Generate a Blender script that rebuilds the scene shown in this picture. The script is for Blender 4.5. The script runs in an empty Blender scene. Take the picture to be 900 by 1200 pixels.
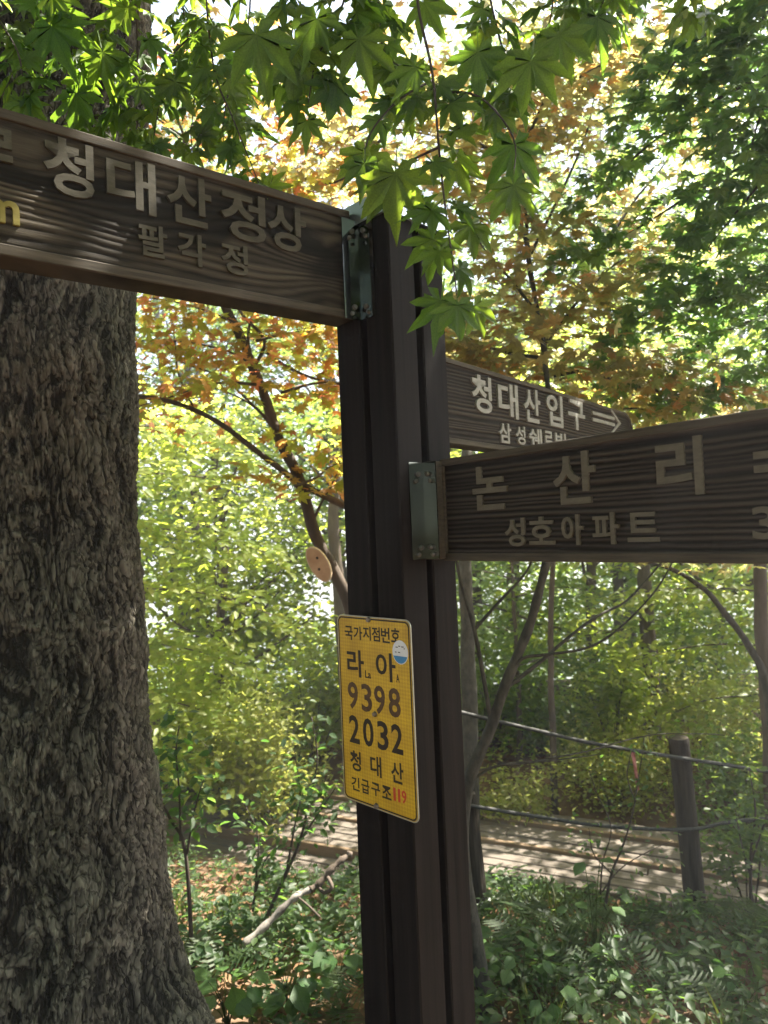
import bpy, math, random
import numpy as np
from mathutils import Vector, Matrix, noise

random.seed(7)
RNG = np.random.default_rng(11)
S = bpy.context.scene
COL = S.collection

# ------------------------------------------------------------------ camera
F_PX, PITCH, ROLL = 800.0, math.radians(1.65), math.radians(2.4)
CAM = np.array([0.0, 0.0, 1.6])
FWD = np.array([0, math.cos(PITCH), math.sin(PITCH)])
_u0 = np.array([0, -math.sin(PITCH), math.cos(PITCH)])
_r0 = np.array([1.0, 0, 0])
UPV = math.cos(ROLL) * _u0 + math.sin(ROLL) * _r0
RTV = math.cos(ROLL) * _r0 - math.sin(ROLL) * _u0
cd = bpy.data.cameras.new('camera')
cam = bpy.data.objects.new('camera', cd)
COL.objects.link(cam)
cd.sensor_fit = 'HORIZONTAL'
cd.sensor_width = 36
cd.lens = 36 * F_PX / 900
cd.clip_start = 0.02
cd.clip_end = 20000
cd.dof.use_dof = True
cd.dof.focus_distance = 1.7
cd.dof.aperture_fstop = 6.0
cam.matrix_world = Matrix(((RTV[0], UPV[0], -FWD[0], CAM[0]), (RTV[1], UPV[1], -FWD[1], CAM[1]),
                           (RTV[2], UPV[2], -FWD[2], CAM[2]), (0, 0, 0, 1)))
S.camera = cam


def at(px, py, d):
    """point seen at pixel (px, py) of the 900x1200 photograph, d metres ahead"""
    return CAM + d * (FWD + (px - 450) / F_PX * RTV - (py - 600) / F_PX * UPV)


# ------------------------------------------------------------------ light
SUN_AZ, SUN_EL = math.radians(62), math.radians(56)
w = bpy.data.worlds.new('World')
S.world = w
w.use_nodes = True
nt = w.node_tree
sky = nt.nodes.new('ShaderNodeTexSky')
sky.sky_type = 'NISHITA'
sky.sun_disc = False
sky.sun_elevation = SUN_EL
sky.sun_rotation = SUN_AZ
sky.dust_density = 2.5
sky.air_density = 1.0
bg = nt.nodes['Background']
bg.inputs[1].default_value = 0.055
nt.links.new(sky.outputs[0], bg.inputs[0])
sd = bpy.data.lights.new('sun', 'SUN')
sd.energy = 5.0
sd.angle = math.radians(0.53)
sd.color = (1.0, 0.93, 0.82)
sun = bpy.data.objects.new('sun', sd)
COL.objects.link(sun)
SUN_DIR = Vector((math.cos(SUN_EL) * math.sin(SUN_AZ), math.cos(SUN_EL) * math.cos(SUN_AZ), math.sin(SUN_EL)))
sun.rotation_euler = SUN_DIR.to_track_quat('Z', 'Y').to_euler()
sun.location = (6, 3, 12)
S.view_settings.view_transform = 'Standard'
S.view_settings.look = 'None'
S.view_settings.gamma = 1
S.view_settings.use_curve_mapping = False
S.view_settings.exposure = 2.95
S.render.engine = 'CYCLES'
S.cycles.use_denoising = True
S.cycles.max_bounces = 7
S.cycles.diffuse_bounces = 5
S.cycles.glossy_bounces = 3
S.cycles.transmission_bounces = 5
S.cycles.caustics_reflective = False
S.cycles.caustics_refractive = False
S.cycles.sample_clamp_indirect = 6


# ------------------------------------------------------------------ helpers
def tag(o, label=None, cat=None, group=None, kind=None):
    if label: o['label'] = label
    if cat: o['category'] = cat
    if group: o['group'] = group
    if kind: o['kind'] = kind
    return o


def empty(name, loc, rz=0.0, **kw):
    o = bpy.data.objects.new(name, None)
    COL.objects.link(o)
    o.empty_display_size = 0.1
    o.location = Vector(loc)
    o.rotation_euler = (0, 0, rz)
    o.matrix_world = Matrix.Translation(Vector(loc)) @ Matrix.Rotation(rz, 4, 'Z')
    return tag(o, **kw)


def link(name, me, mat=None, parent=None, world=False, **kw):
    """world=True: mesh is in world space although it has a parent at parent.matrix_world"""
    o = bpy.data.objects.new(name, me)
    COL.objects.link(o)
    if mat is not None and len(me.materials) == 0:
        me.materials.append(mat)
    if parent is not None:
        o.parent = parent
        if world:
            pm = parent.matrix_world
            if parent.parent is not None:
                pm = parent.parent.matrix_world @ parent.matrix_parent_inverse @ parent.matrix_basis
            o.matrix_parent_inverse = pm.inverted()
    return tag(o, **kw)


def pydata(name, V, Fc, smooth=False):
    me = bpy.data.meshes.new(name)
    me.from_pydata([tuple(map(float, v)) for v in V], [], [tuple(int(i) for i in f) for f in Fc])
    if smooth:
        me.polygons.foreach_set('use_smooth', [True] * len(me.polygons))
    me.update()
    return me


def npmesh(name, V, Fc, smooth=False, attrs=None):
    """V (n,3), Fc (m,k) arrays"""
    me = bpy.data.meshes.new(name)
    V = np.ascontiguousarray(V, dtype=np.float32)
    Fc = np.ascontiguousarray(Fc, dtype=np.int32)
    m, k = Fc.shape
    me.vertices.add(len(V))
    me.vertices.foreach_set('co', V.ravel())
    me.loops.add(m * k)
    me.loops.foreach_set('vertex_index', Fc.ravel())
    me.polygons.add(m)
    me.polygons.foreach_set('loop_start', np.arange(0, m * k, k, dtype=np.int32))
    me.polygons.foreach_set('loop_total', np.full(m, k, dtype=np.int32))
    if smooth:
        me.polygons.foreach_set('use_smooth', np.ones(m, dtype=bool))
    if attrs:
        for an, av in attrs.items():
            a = me.attributes.new(an, 'FLOAT', 'POINT')
            a.data.foreach_set('value', np.ascontiguousarray(av, dtype=np.float32))
    me.update(calc_edges=True)
    me.validate()
    return me


class MB:
    def __init__(self): self.V = []; self.F = []

    def add(self, V, Fc):
        b = len(self.V)
        self.V += [tuple(map(float, v)) for v in V]
        self.F += [tuple(int(i) + b for i in f) for f in Fc]

    def box(self, x0, x1, y0, y1, z0, z1, bev=0.0):
        if bev <= 0:
            V = [(x, y, z) for z in (z0, z1) for y in (y0, y1) for x in (x0, x1)]
            self.add(V, [(0, 2, 3, 1), (4, 5, 7, 6), (0, 1, 5, 4), (2, 6, 7, 3), (0, 4, 6, 2), (1, 3, 7, 5)])
            return
        import bmesh
        bm = bmesh.new()
        bmesh.ops.create_cube(bm, size=1)
        for v in bm.verts:
            v.co = Vector(((x0 + x1) / 2 + v.co.x * (x1 - x0), (y0 + y1) / 2 + v.co.y * (y1 - y0), (z0 + z1) / 2 + v.co.z * (z1 - z0)))
        bmesh.ops.bevel(bm, geom=bm.edges[:], offset=bev, segments=1, affect='EDGES')
        bm.verts.index_update()
        self.add([v.co for v in bm.verts], [[v.index for v in f.verts] for f in bm.faces])
        bm.free()

    def tube(self, pts, rad, n=8, cap=True):
        pts = [Vector(p) for p in pts]
        if not hasattr(rad, '__len__'): rad = [rad] * len(pts)
        V = []; prev = None
        for i, p in enumerate(pts):
            t = (pts[min(i + 1, len(pts) - 1)] - pts[max(i - 1, 0)])
            t = t.normalized() if t.length > 1e-9 else Vector((0, 0, 1))
            a = prev if prev is not None else (Vector((1, 0, 0)) if abs(t.x) < .8 else Vector((0, 1, 0)))
            a = (a - t * a.dot(t)).normalized(); prev = a
            b = t.cross(a)
            for k in range(n):
                th = 2 * math.pi * k / n
                V.append(p + (a * math.cos(th) + b * math.sin(th)) * rad[i])
        Fc = []
        for i in range(len(pts) - 1):
            for k in range(n):
                k2 = (k + 1) % n
                Fc.append((i * n + k, i * n + k2, (i + 1) * n + k2, (i + 1) * n + k))
        if cap:
            Fc.append(tuple(range(n))[::-1])
            Fc.append(tuple((len(pts) - 1) * n + k for k in range(n)))
        self.add(V, Fc)

    def mesh(self, name, smooth=False):
        return pydata(name, self.V, self.F, smooth)


def smooth_path(pts, per=5, wob=0.0):
    P = [Vector(p) for p in pts]
    out = []
    for i in range(len(P) - 1):
        p0 = P[max(i - 1, 0)]; p1 = P[i]; p2 = P[i + 1]; p3 = P[min(i + 2, len(P) - 1)]
        for k in range(per):
            t = k / per
            q = 0.5 * ((2 * p1) + (p2 - p0) * t + (2 * p0 - 5 * p1 + 4 * p2 - p3) * t * t + (3 * p1 - p0 - 3 * p2 + p3) * t ** 3)
            if wob: q = q + Vector((noise.noise(q * 3.1), noise.noise(q * 3.1 + Vector((9, 0, 0))), noise.noise(q * 3.1 + Vector((0, 9, 0))))) * wob
            out.append(q)
    out.append(P[-1])
    return out


def limb_mesh(name, specs, n=8, wob=0.01):
    """specs: list of (points, r0, r1)"""
    m = MB()
    for pts, r0, r1 in specs:
        sp = smooth_path(pts, 5, wob)
        rr = [r0 + (r1 - r0) * (i / (len(sp) - 1)) * (1 + .12 * math.sin(i * 1.7)) for i in range(len(sp))]
        m.tube(sp, rr, n)
    return m.mesh(name, True)


# value noise in numpy
def vnoise(x, y, seed=0):
    def h(ix, iy):
        n = (ix * 374761393 + iy * 668265263 + seed * 1442695041) & 0xffffffff
        n = ((n ^ (n >> 13)) * 1274126177) & 0xffffffff
        return ((n ^ (n >> 16)) & 0xffff) / 65535.0
    ix = np.floor(x).astype(np.int64); iy = np.floor(y).astype(np.int64)
    fx = x - ix; fy = y - iy
    fx = fx * fx * (3 - 2 * fx); fy = fy * fy * (3 - 2 * fy)
    a = h(ix, iy); b = h(ix + 1, iy); c = h(ix, iy + 1); d = h(ix + 1, iy + 1)
    return (a * (1 - fx) + b * fx) * (1 - fy) + (c * (1 - fx) + d * fx) * fy


def fbm(x, y, o=4, seed=0):
    s = 0; a = .5
    for i in range(o):
        s = s + a * vnoise(x * 2 ** i, y * 2 ** i, seed + i); a *= .5
    return s


# ------------------------------------------------------------------ materials
def newmat(name):
    m = bpy.data.materials.new(name)
    m.use_nodes = True
    return m, m.node_tree, m.node_tree.nodes, m.node_tree.links, m.node_tree.nodes['Principled BSDF']


def ramp(nodes, stops):
    r = nodes.new('ShaderNodeValToRGB')
    el = r.color_ramp.elements
    while len(el) < len(stops): el.new(0.5)
    for e, (p, c) in zip(el, stops):
        e.position = p; e.color = (*c, 1)
    return r


def leaf_mat(name, cols, tcols=None, trans=0.5, rough=0.45, spec=0.35, obj=False, veins=False):
    m, t, N, L, P = newmat(name)
    if obj:
        rnd = N.new('ShaderNodeObjectInfo').outputs['Random']
    else:
        rnd = N.new('ShaderNodeNewGeometry').outputs['Random Per Island']
    k = len(cols)
    st = [(i / max(1, k - 1), c) for i, c in enumerate(cols)]
    r1 = ramp(N, st); L.new(rnd, r1.inputs[0])
    if tcols is None:
        tcols = [(min(1, c[0] * 2.0 + .01), min(1, c[1] * 2.0 + .01), c[2] * .8) for c in cols]
    r2 = ramp(N, [(i / max(1, k - 1), c) for i, c in enumerate(tcols)]); L.new(rnd, r2.inputs[0])
    # blotches in the blade
    tc = N.new('ShaderNodeTexCoord'); nz = N.new('ShaderNodeTexNoise'); nz.inputs['Scale'].default_value = 35; nz.inputs['Detail'].default_value = 3
    L.new(tc.outputs['Object'], nz.inputs['Vector'])
    mr = N.new('ShaderNodeMapRange'); mr.inputs[1].default_value = .3; mr.inputs[2].default_value = .7; mr.inputs[3].default_value = .75; mr.inputs[4].default_value = 1.15
    L.new(nz.outputs[0], mr.inputs[0])
    fac = mr.outputs[0]
    outs = []
    for r in (r1, r2):
        mx = N.new('ShaderNodeMix'); mx.data_type = 'RGBA'; mx.blend_type = 'MULTIPLY'; mx.inputs[0].default_value = 1
        L.new(r.outputs[0], mx.inputs[6]); L.new(fac, mx.inputs[7])
        col = mx.outputs[2]
        if veins:
            at_ = N.new('ShaderNodeAttribute'); at_.attribute_name = 'rib'
            m2 = N.new('ShaderNodeMapRange'); m2.inputs[1].default_value = .86; m2.inputs[2].default_value = 1.0
            L.new(at_.outputs['Fac'], m2.inputs[0])
            vx = N.new('ShaderNodeMix'); vx.data_type = 'RGBA'
            L.new(m2.outputs[0], vx.inputs[0]); L.new(col, vx.inputs[6])
            hs = N.new('ShaderNodeMix'); hs.data_type = 'RGBA'; hs.blend_type = 'MULTIPLY'; hs.inputs[0].default_value = 1
            L.new(col, hs.inputs[6]); hs.inputs[7].default_value = (1.5, 1.35, 1.2, 1) if r is r1 else (.6, .6, .55, 1)
            L.new(hs.outputs[2], vx.inputs[7]); col = vx.outputs[2]
        outs.append(col)
    L.new(outs[0], P.inputs['Base Color'])
    P.inputs['Roughness'].default_value = rough
    P.inputs['Specular IOR Level'].default_value = spec
    tr = N.new('ShaderNodeBsdfTranslucent'); L.new(outs[1], tr.inputs[0])
    ms = N.new('ShaderNodeMixShader'); ms.inputs[0].default_value = trans
    L.new(P.outputs[0], ms.inputs[1]); L.new(tr.outputs[0], ms.inputs[2])
    L.new(ms.outputs[0], N['Material Output'].inputs[0])
    return m


def rough_mat(name, c0, c1, scale=8, stretch=(1, 1, 1), rough=.8, bump=.3, dist=.004, spec=.3, detail=6, coord='Object', metallic=0.0):
    m, t, N, L, P = newmat(name)
    tc = N.new('ShaderNodeTexCoord'); mp = N.new('ShaderNodeMapping'); mp.inputs['Scale'].default_value = stretch
    L.new(tc.outputs[coord], mp.inputs[0])
    nz = N.new('ShaderNodeTexNoise'); nz.inputs['Scale'].default_value = scale; nz.inputs['Detail'].default_value = detail; nz.inputs['Roughness'].default_value = .65
    L.new(mp.outputs[0], nz.inputs['Vector'])
    r = ramp(N, [(.3, c0), (.72, c1)]); L.new(nz.outputs[0], r.inputs[0]); L.new(r.outputs[0], P.inputs['Base Color'])
    P.inputs['Roughness'].default_value = rough; P.inputs['Specular IOR Level'].default_value = spec
    P.inputs['Metallic'].default_value = metallic
    if bump:
        b = N.new('ShaderNodeBump'); b.inputs['Strength'].default_value = bump; b.inputs['Distance'].default_value = dist
        L.new(nz.outputs[0], b.inputs['Height']); L.new(b.outputs[0], P.inputs['Normal'])
    return m


def grain_mat(name, dark, light, patch=(.03, .024, .02), patch_amt=.6, rough=.75):
    """sandblasted board: 'grain' attribute drives ridge colour, noise adds fibres and old stain"""
    m, t, N, L, P = newmat(name)
    a = N.new('ShaderNodeAttribute'); a.attribute_name = 'grain'
    r = ramp(N, [(.15, dark), (.9, light)])
    tc = N.new('ShaderNodeTexCoord'); mp = N.new('ShaderNodeMapping'); mp.inputs['Scale'].default_value = (6, 6, 120)
    L.new(tc.outputs['Object'], mp.inputs[0])
    nz = N.new('ShaderNodeTexNoise'); nz.inputs['Scale'].default_value = 3; nz.inputs['Detail'].default_value = 6
    L.new(mp.outputs[0], nz.inputs['Vector'])
    ad = N.new('ShaderNodeMath'); ad.operation = 'MULTIPLY_ADD'; ad.inputs[1].default_value = .7; ad.inputs[2].default_value = -.35
    L.new(nz.outputs[0], ad.inputs[0])
    sm = N.new('ShaderNodeMath'); L.new(a.outputs['Fac'], sm.inputs[0]); L.new(ad.outputs[0], sm.inputs[1])
    L.new(sm.outputs[0], r.inputs[0])
    ap = N.new('ShaderNodeAttribute'); ap.attribute_name = 'stain'
    mm = N.new('ShaderNodeMath'); mm.operation = 'MULTIPLY'; mm.inputs[1].default_value = patch_amt; L.new(ap.outputs['Fac'], mm.inputs[0])
    mx = N.new('ShaderNodeMix'); mx.data_type = 'RGBA'; L.new(mm.outputs[0], mx.inputs[0]); L.new(r.outputs[0], mx.inputs[6]); mx.inputs[7].default_value = (*patch, 1)
    L.new(mx.outputs[2], P.inputs['Base Color'])
    P.inputs['Roughness'].default_value = rough; P.inputs['Specular IOR Level'].default_value = .12
    b = N.new('ShaderNodeBump'); b.inputs['Strength'].default_value = .5; b.inputs['Distance'].default_value = .002
    L.new(nz.outputs[0], b.inputs['Height']); L.new(b.outputs[0], P.inputs['Normal'])
    return m


M = {}
M['maple_green'] = leaf_mat('maple_green', [(.038, .085, .022), (.05, .10, .022), (.065, .12, .022)], [(.20, .38, .03), (.28, .45, .03), (.38, .52, .04)], .5, .42, .35, obj=True, veins=True)
M['maple_green_i'] = leaf_mat('maple_green_far', [(.038, .08, .022), (.05, .10, .022), (.06, .12, .022)], [(.18, .32, .03), (.24, .38, .03), (.32, .44, .03)], .5, .42, .35)
M['maple_dark'] = leaf_mat('maple_dark', [(.032, .072, .03), (.042, .088, .032), (.055, .10, .03)], [(.20, .38, .09), (.26, .44, .09), (.36, .52, .08)], .6, .45, .35, obj=True, veins=True)
M['maple_dark_i'] = leaf_mat('maple_dark_far', [(.032, .072, .03), (.042, .088, .032), (.06, .10, .03)], [(.20, .38, .09), (.26, .44, .09), (.36, .52, .08)], .6, .45, .35)
M['maple_bronze'] = leaf_mat('maple_bronze', [(.10, .095, .05), (.095, .09, .045), (.085, .10, .04), (.12, .09, .04), (.095, .11, .04), (.14, .08, .035), (.09, .10, .045)],
                             [(.62, .55, .26), (.58, .53, .24), (.54, .60, .20), (.72, .54, .20), (.60, .64, .20), (.92, .46, .15), (.58, .57, .25)], .66, .5, .25)
M['maple_orange'] = leaf_mat('maple_orange', [(.11, .13, .03), (.11, .13, .025), (.17, .11, .03), (.11, .14, .025), (.19, .09, .03), (.11, .13, .03), (.20, .08, .035), (.12, .14, .03)],
                             [(.64, .68, .10), (.62, .66, .09), (.94, .42, .11), (.60, .68, .09), (.95, .36, .12), (.66, .68, .10), (.95, .28, .15), (.64, .70, .09)], .68, .5, .25)
M['leaf_bright'] = leaf_mat('leaf_bright', [(.09, .13, .025), (.11, .15, .03), (.14, .17, .035), (.16, .18, .05)], [(.48, .62, .07), (.56, .68, .08), (.66, .72, .11), (.7, .74, .13)], .62, .45, .35)
M['leaf_mid'] = leaf_mat('leaf_mid', [(.05, .09, .025), (.065, .11, .028), (.085, .13, .03)], [(.27, .42, .06), (.34, .48, .06), (.42, .52, .07)], .55, .48, .3)
M['leaf_deep'] = leaf_mat('leaf_deep', [(.036, .066, .03), (.048, .082, .032), (.06, .098, .033)], [(.17, .30, .07), (.22, .34, .07), (.28, .38, .07)], .5, .48, .3)
M['leaf_yellow'] = leaf_mat('leaf_yellow', [(.15, .17, .04), (.18, .19, .05), (.12, .16, .04)], [(.55, .58, .12), (.62, .6, .14), (.46, .56, .1)], .5, .45, .3)
M['herb'] = leaf_mat('herb_leaf', [(.023, .044, .019), (.031, .054, .021), (.042, .067, .023)], [(.13, .30, .05), (.18, .36, .05), (.24, .4, .06)], .45, .5, .3)
M['herb_o'] = leaf_mat('broad_leaf', [(.035, .08, .025), (.05, .10, .03), (.06, .12, .03)], [(.13, .28, .05), (.18, .32, .05), (.24, .36, .06)], .45, .5, .3, obj=True, veins=True)
M['grass'] = leaf_mat('grass_blade', [(.032, .055, .018), (.045, .068, .02), (.07, .075, .028)], None, .45, .5, .25)
M['litter'] = leaf_mat('dry_leaf', [(.16, .085, .04), (.22, .13, .065), (.11, .055, .03), (.27, .18, .10)], [(.2, .1, .04), (.25, .14, .06), (.14, .07, .03), (.3, .18, .08)], .25, .8, .15)
M['twig'] = rough_mat('twig_bark', (.035, .025, .02), (.075, .055, .045), 20, (1, 1, .3), .8, .4, .003)
M['bark_grey'] = rough_mat('grey_bark', (.02, .019, .015), (.085, .076, .058), 30, (1, 1, .5), .85, .8, .012)
M['bark_brown'] = rough_mat('brown_bark', (.04, .03, .022), (.11, .085, .065), 12, (1, 1, .25), .9, .6, .01)
M['ground'] = None
M['hill'] = rough_mat('far_wood', (.04, .075, .05), (.07, .11, .07), .02, (1, 1, 1), 1.0, 0)
M['post'] = rough_mat('stained_timber', (.003, .0023, .002), (.015, .011, .0092), 4, (12, 12, .30), .7, .35, .003, .12)
M['board_l'] = grain_mat('weathered_board', (.016, .013, .010), (.076, .063, .045), (.009, .008, .007), .9)
M['board_r'] = grain_mat('ridged_board', (.012, .0095, .0075), (.062, .050, .038), (.02, .017, .013), .3)
M['letter_l'] = rough_mat('carved_letter_olive', (.042, .038, .026), (.085, .077, .054), 25, (1, 1, 3), .8, .3, .002)
M['letter_r'] = rough_mat('carved_letter_tan', (.08, .070, .049), (.135, .118, .084), 25, (1, 1, 3), .8, .3, .002)
M['letter_t'] = rough_mat('carved_letter_grey', (.20, .195, .17), (.33, .32, .28), 25, (1, 1, 3), .8, .3, .002)
M['letter_m'] = rough_mat('carved_letter_yellow', (.15, .13, .03), (.24, .2, .05), 25, (1, 1, 3), .8, .3, .002)
M['rail_l'] = rough_mat('weathered_rail', (.030, .025, .018), (.095, .078, .056), 5, (1.5, 8, 25), .8, .4, .002)
M['rail_r'] = rough_mat('tan_rail', (.035, .028, .02), (.09, .074, .05), 5, (1.5, 8, 25), .8, .4, .002)
M['steel'] = rough_mat('stainless_steel', (.13, .14, .12), (.25, .26, .23), 5, (1, 1, 1), .10, .10, .004, .5, 3, metallic=1.0)
M['cap_steel'] = rough_mat('sky_lit_steel', (.55, .57, .58), (.74, .76, .77), 5, (1, 1, 1), .30, .06, .004, .5, 3, metallic=1.0)  # same stainless as the brackets, lightened for the sky it reflects
M['bolt'] = rough_mat('dull_bolt', (.10, .095, .09), (.25, .24, .22), 40, (1, 1, 1), .4, .2, .001, .5, metallic=.9)
M['plank'] = rough_mat('boardwalk_timber', (.065, .053, .043), (.155, .132, .108), 4, (.6, 14, 14), .8, .4, .004, .25)
M['plank_edge'] = rough_mat('sun_tinted_timber', (.12, .08, .05), (.21, .15, .095), 4, (.6, 14, 14), .8, .4, .004, .25)  # riser end grain, with the sun's warm light put into the colour
M['fence'] = rough_mat('weathered_fence_timber', (.012, .010, .008), (.062, .050, .038), 6, (6, 6, .5), .85, .6, .006, .15)
M['rope'] = rough_mat('black_rope', (.02, .02, .02), (.06, .06, .055), 60, (1, 1, 1), .7, .5, .003)
M['black'] = rough_mat('black_print', (.018, .014, .010), (.03, .022, .015), 60, (1, 1, 1), .5, 0)
M['lit_print'] = rough_mat('lit_black_print', (.04, .025, .015), (.13, .07, .03), 70, (1, 1, 1), .5, 0)  # digits under a patch of light, its paleness put into the print colour
M['red'] = rough_mat('red_print', (.42, .04, .02), (.55, .07, .03), 60, (1, 1, 1), .5, 0)
M['ribbon'] = rough_mat('faded_red_cloth', (.28, .10, .085), (.38, .15, .13), 40, (1, 1, 1), .8, .2, .002)
M['plate_back'] = rough_mat('aluminium_edge', (.30, .32, .26), (.45, .46, .38), 30, (1, 1, 1), .45, .1, .001, .5, metallic=.6)
M['white'] = rough_mat('white_sticker', (.62, .64, .66), (.74, .75, .76), 30, (1, 1, 1), .4, 0)
M['blue'] = rough_mat('blue_sticker', (.04, .2, .42), (.06, .26, .5), 30, (1, 1, 1), .4, 0)
M['slice'] = rough_mat('sawn_wood', (.42, .24, .14), (.62, .40, .25), 12, (1, 1, 1), .75, .2, .002)
M['birch'] = rough_mat('pale_peeling_bark', (.05, .042, .035), (.34, .31, .27), 16, (1, 1, 1), .85, .5, .006)


def yellow_mat():
    m, t, N, L, P = newmat('yellow_reflective_sheet')
    tc = N.new('ShaderNodeTexCoord')
    mp = N.new('ShaderNodeMapping'); mp.inputs['Rotation'].default_value = (0, math.radians(45), 0)
    L.new(tc.outputs['Object'], mp.inputs[0])
    ck = N.new('ShaderNodeTexChecker'); ck.inputs['Scale'].default_value = 150
    ck.inputs[1].default_value = (.66, .43, .016, 1); ck.inputs[2].default_value = (.56, .345, .012, 1)
    L.new(mp.outputs[0], ck.inputs[0])
    nz = N.new('ShaderNodeTexNoise'); nz.inputs['Scale'].default_value = 14; nz.inputs['Detail'].default_value = 6
    L.new(tc.outputs['Object'], nz.inputs['Vector'])
    r = ramp(N, [(.35, (.72, .68, .62)), (.65, (1, 1, 1))]); L.new(nz.outputs[0], r.inputs[0])
    mx = N.new('ShaderNodeMix'); mx.data_type = 'RGBA'; mx.blend_type = 'MULTIPLY'; mx.inputs[0].default_value = 1
    L.new(ck.outputs[0], mx.inputs[6]); L.new(r.outputs[0], mx.inputs[7]); L.new(mx.outputs[2], P.inputs['Base Color'])
    P.inputs['Roughness'].default_value = .38
    return m


M['yellow'] = yellow_mat()


def trunk_mat():
    m, t, N, L, P = newmat('furrowed_bark')
    a = N.new('ShaderNodeAttribute'); a.attribute_name = 'grain'
    tc = N.new('ShaderNodeTexCoord'); mp = N.new('ShaderNodeMapping'); mp.inputs['Scale'].default_value = (1, 1, .45); L.new(tc.outputs['Object'], mp.inputs[0])
    nd = N.new('ShaderNodeTexNoise'); nd.inputs['Scale'].default_value = 9; nd.inputs['Detail'].default_value = 4; L.new(mp.outputs[0], nd.inputs['Vector'])
    wm = N.new('ShaderNodeMix'); wm.data_type = 'RGBA'; wm.blend_type = 'LINEAR_LIGHT'; wm.inputs[0].default_value = .10; L.new(mp.outputs[0], wm.inputs[6]); L.new(nd.outputs['Color'], wm.inputs[7])
    vo = N.new('ShaderNodeTexVoronoi'); vo.feature = 'DISTANCE_TO_EDGE'; vo.inputs['Scale'].default_value = 32; L.new(wm.outputs[2], vo.inputs['Vector'])
    vr = N.new('ShaderNodeMapRange'); vr.inputs[1].default_value = 0; vr.inputs[2].default_value = .16; L.new(vo.outputs['Distance'], vr.inputs[0])
    nf = N.new('ShaderNodeTexNoise'); nf.noise_type = 'RIDGED_MULTIFRACTAL'; nf.inputs['Scale'].default_value = 22; nf.inputs['Detail'].default_value = 9; nf.inputs['Roughness'].default_value = .62; L.new(wm.outputs[2], nf.inputs['Vector'])
    hm = N.new('ShaderNodeMath'); hm.operation = 'MULTIPLY_ADD'; hm.inputs[1].default_value = .30; L.new(vr.outputs[0], hm.inputs[0])
    hs_ = N.new('ShaderNodeMath'); hs_.operation = 'MULTIPLY'; hs_.inputs[1].default_value = .55; L.new(nf.outputs[0], hs_.inputs[0]); L.new(hs_.outputs[0], hm.inputs[2])
    nz = hm
    n2 = N.new('ShaderNodeTexNoise'); n2.inputs['Scale'].default_value = 2.2; n2.inputs['Detail'].default_value = 3; L.new(tc.outputs['Object'], n2.inputs['Vector'])
    s = N.new('ShaderNodeMath'); s.operation = 'MULTIPLY_ADD'; s.inputs[1].default_value = .75; s.inputs[2].default_value = -.34; L.new(nz.outputs[0], s.inputs[0])
    s2 = N.new('ShaderNodeMath'); L.new(a.outputs['Fac'], s2.inputs[0]); L.new(s.outputs[0], s2.inputs[1])
    r = ramp(N, [(.10, (.020, .0185, .016)), (.42, (.105, .099, .086)), (.70, (.20, .19, .165)), (1.0, (.38, .36, .32))]); L.new(s2.outputs[0], r.inputs[0])
    mx = N.new('ShaderNodeMix'); mx.data_type = 'RGBA'; mx.blend_type = 'MULTIPLY'; mx.inputs[0].default_value = .8
    r2 = ramp(N, [(.35, (.7, .75, .62)), (.65, (1.1, 1.0, .9))]); L.new(n2.outputs[0], r2.inputs[0])
    L.new(r.outputs[0], mx.inputs[6]); L.new(r2.outputs[0], mx.inputs[7]); L.new(mx.outputs[2], P.inputs['Base Color'])
    P.inputs['Roughness'].default_value = .9; P.inputs['Specular IOR Level'].default_value = .2
    b = N.new('ShaderNodeBump'); b.inputs['Strength'].default_value = 1.0; b.inputs['Distance'].default_value = .014
    L.new(nz.outputs[0], b.inputs['Height']); L.new(b.outputs[0], P.inputs['Normal'])
    return m


M['trunk'] = trunk_mat()


def ground_mat():
    m, t, N, L, P = newmat('forest_floor')
    tc = N.new('ShaderNodeTexCoord')
    nz = N.new('ShaderNodeTexNoise'); nz.inputs['Scale'].default_value = 3; nz.inputs['Detail'].default_value = 8; nz.inputs['Roughness'].default_value = .65; L.new(tc.outputs['Object'], nz.inputs['Vector'])
    r = ramp(N, [(.3, (.065, .043, .028)), (.72, (.19, .125, .08))]); L.new(nz.outputs[0], r.inputs[0])
    sx = N.new('ShaderNodeSeparateXYZ'); L.new(tc.outputs['Object'], sx.inputs[0])
    mr = N.new('ShaderNodeMapRange'); mr.inputs[1].default_value = 8.5; mr.inputs[2].default_value = 12; L.new(sx.outputs[1], mr.inputs[0])
    g = ramp(N, [(.3, (.016, .034, .012)), (.72, (.04, .07, .02))]); L.new(nz.outputs[0], g.inputs[0])
    mx = N.new('ShaderNodeMix'); mx.data_type = 'RGBA'; L.new(mr.outputs[0], mx.inputs[0]); L.new(r.outputs[0], mx.inputs[6]); L.new(g.outputs[0], mx.inputs[7])
    L.new(mx.outputs[2], P.inputs['Base Color']); P.inputs['Roughness'].default_value = .95; P.inputs['Specular IOR Level'].default_value = .1
    b = N.new('ShaderNodeBump'); b.inputs['Strength'].default_value = .6; b.inputs['Distance'].default_value = .03
    L.new(nz.outputs[0], b.inputs['Height']); L.new(b.outputs[0], P.inputs['Normal'])
    return m


M['ground'] = ground_mat()


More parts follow.
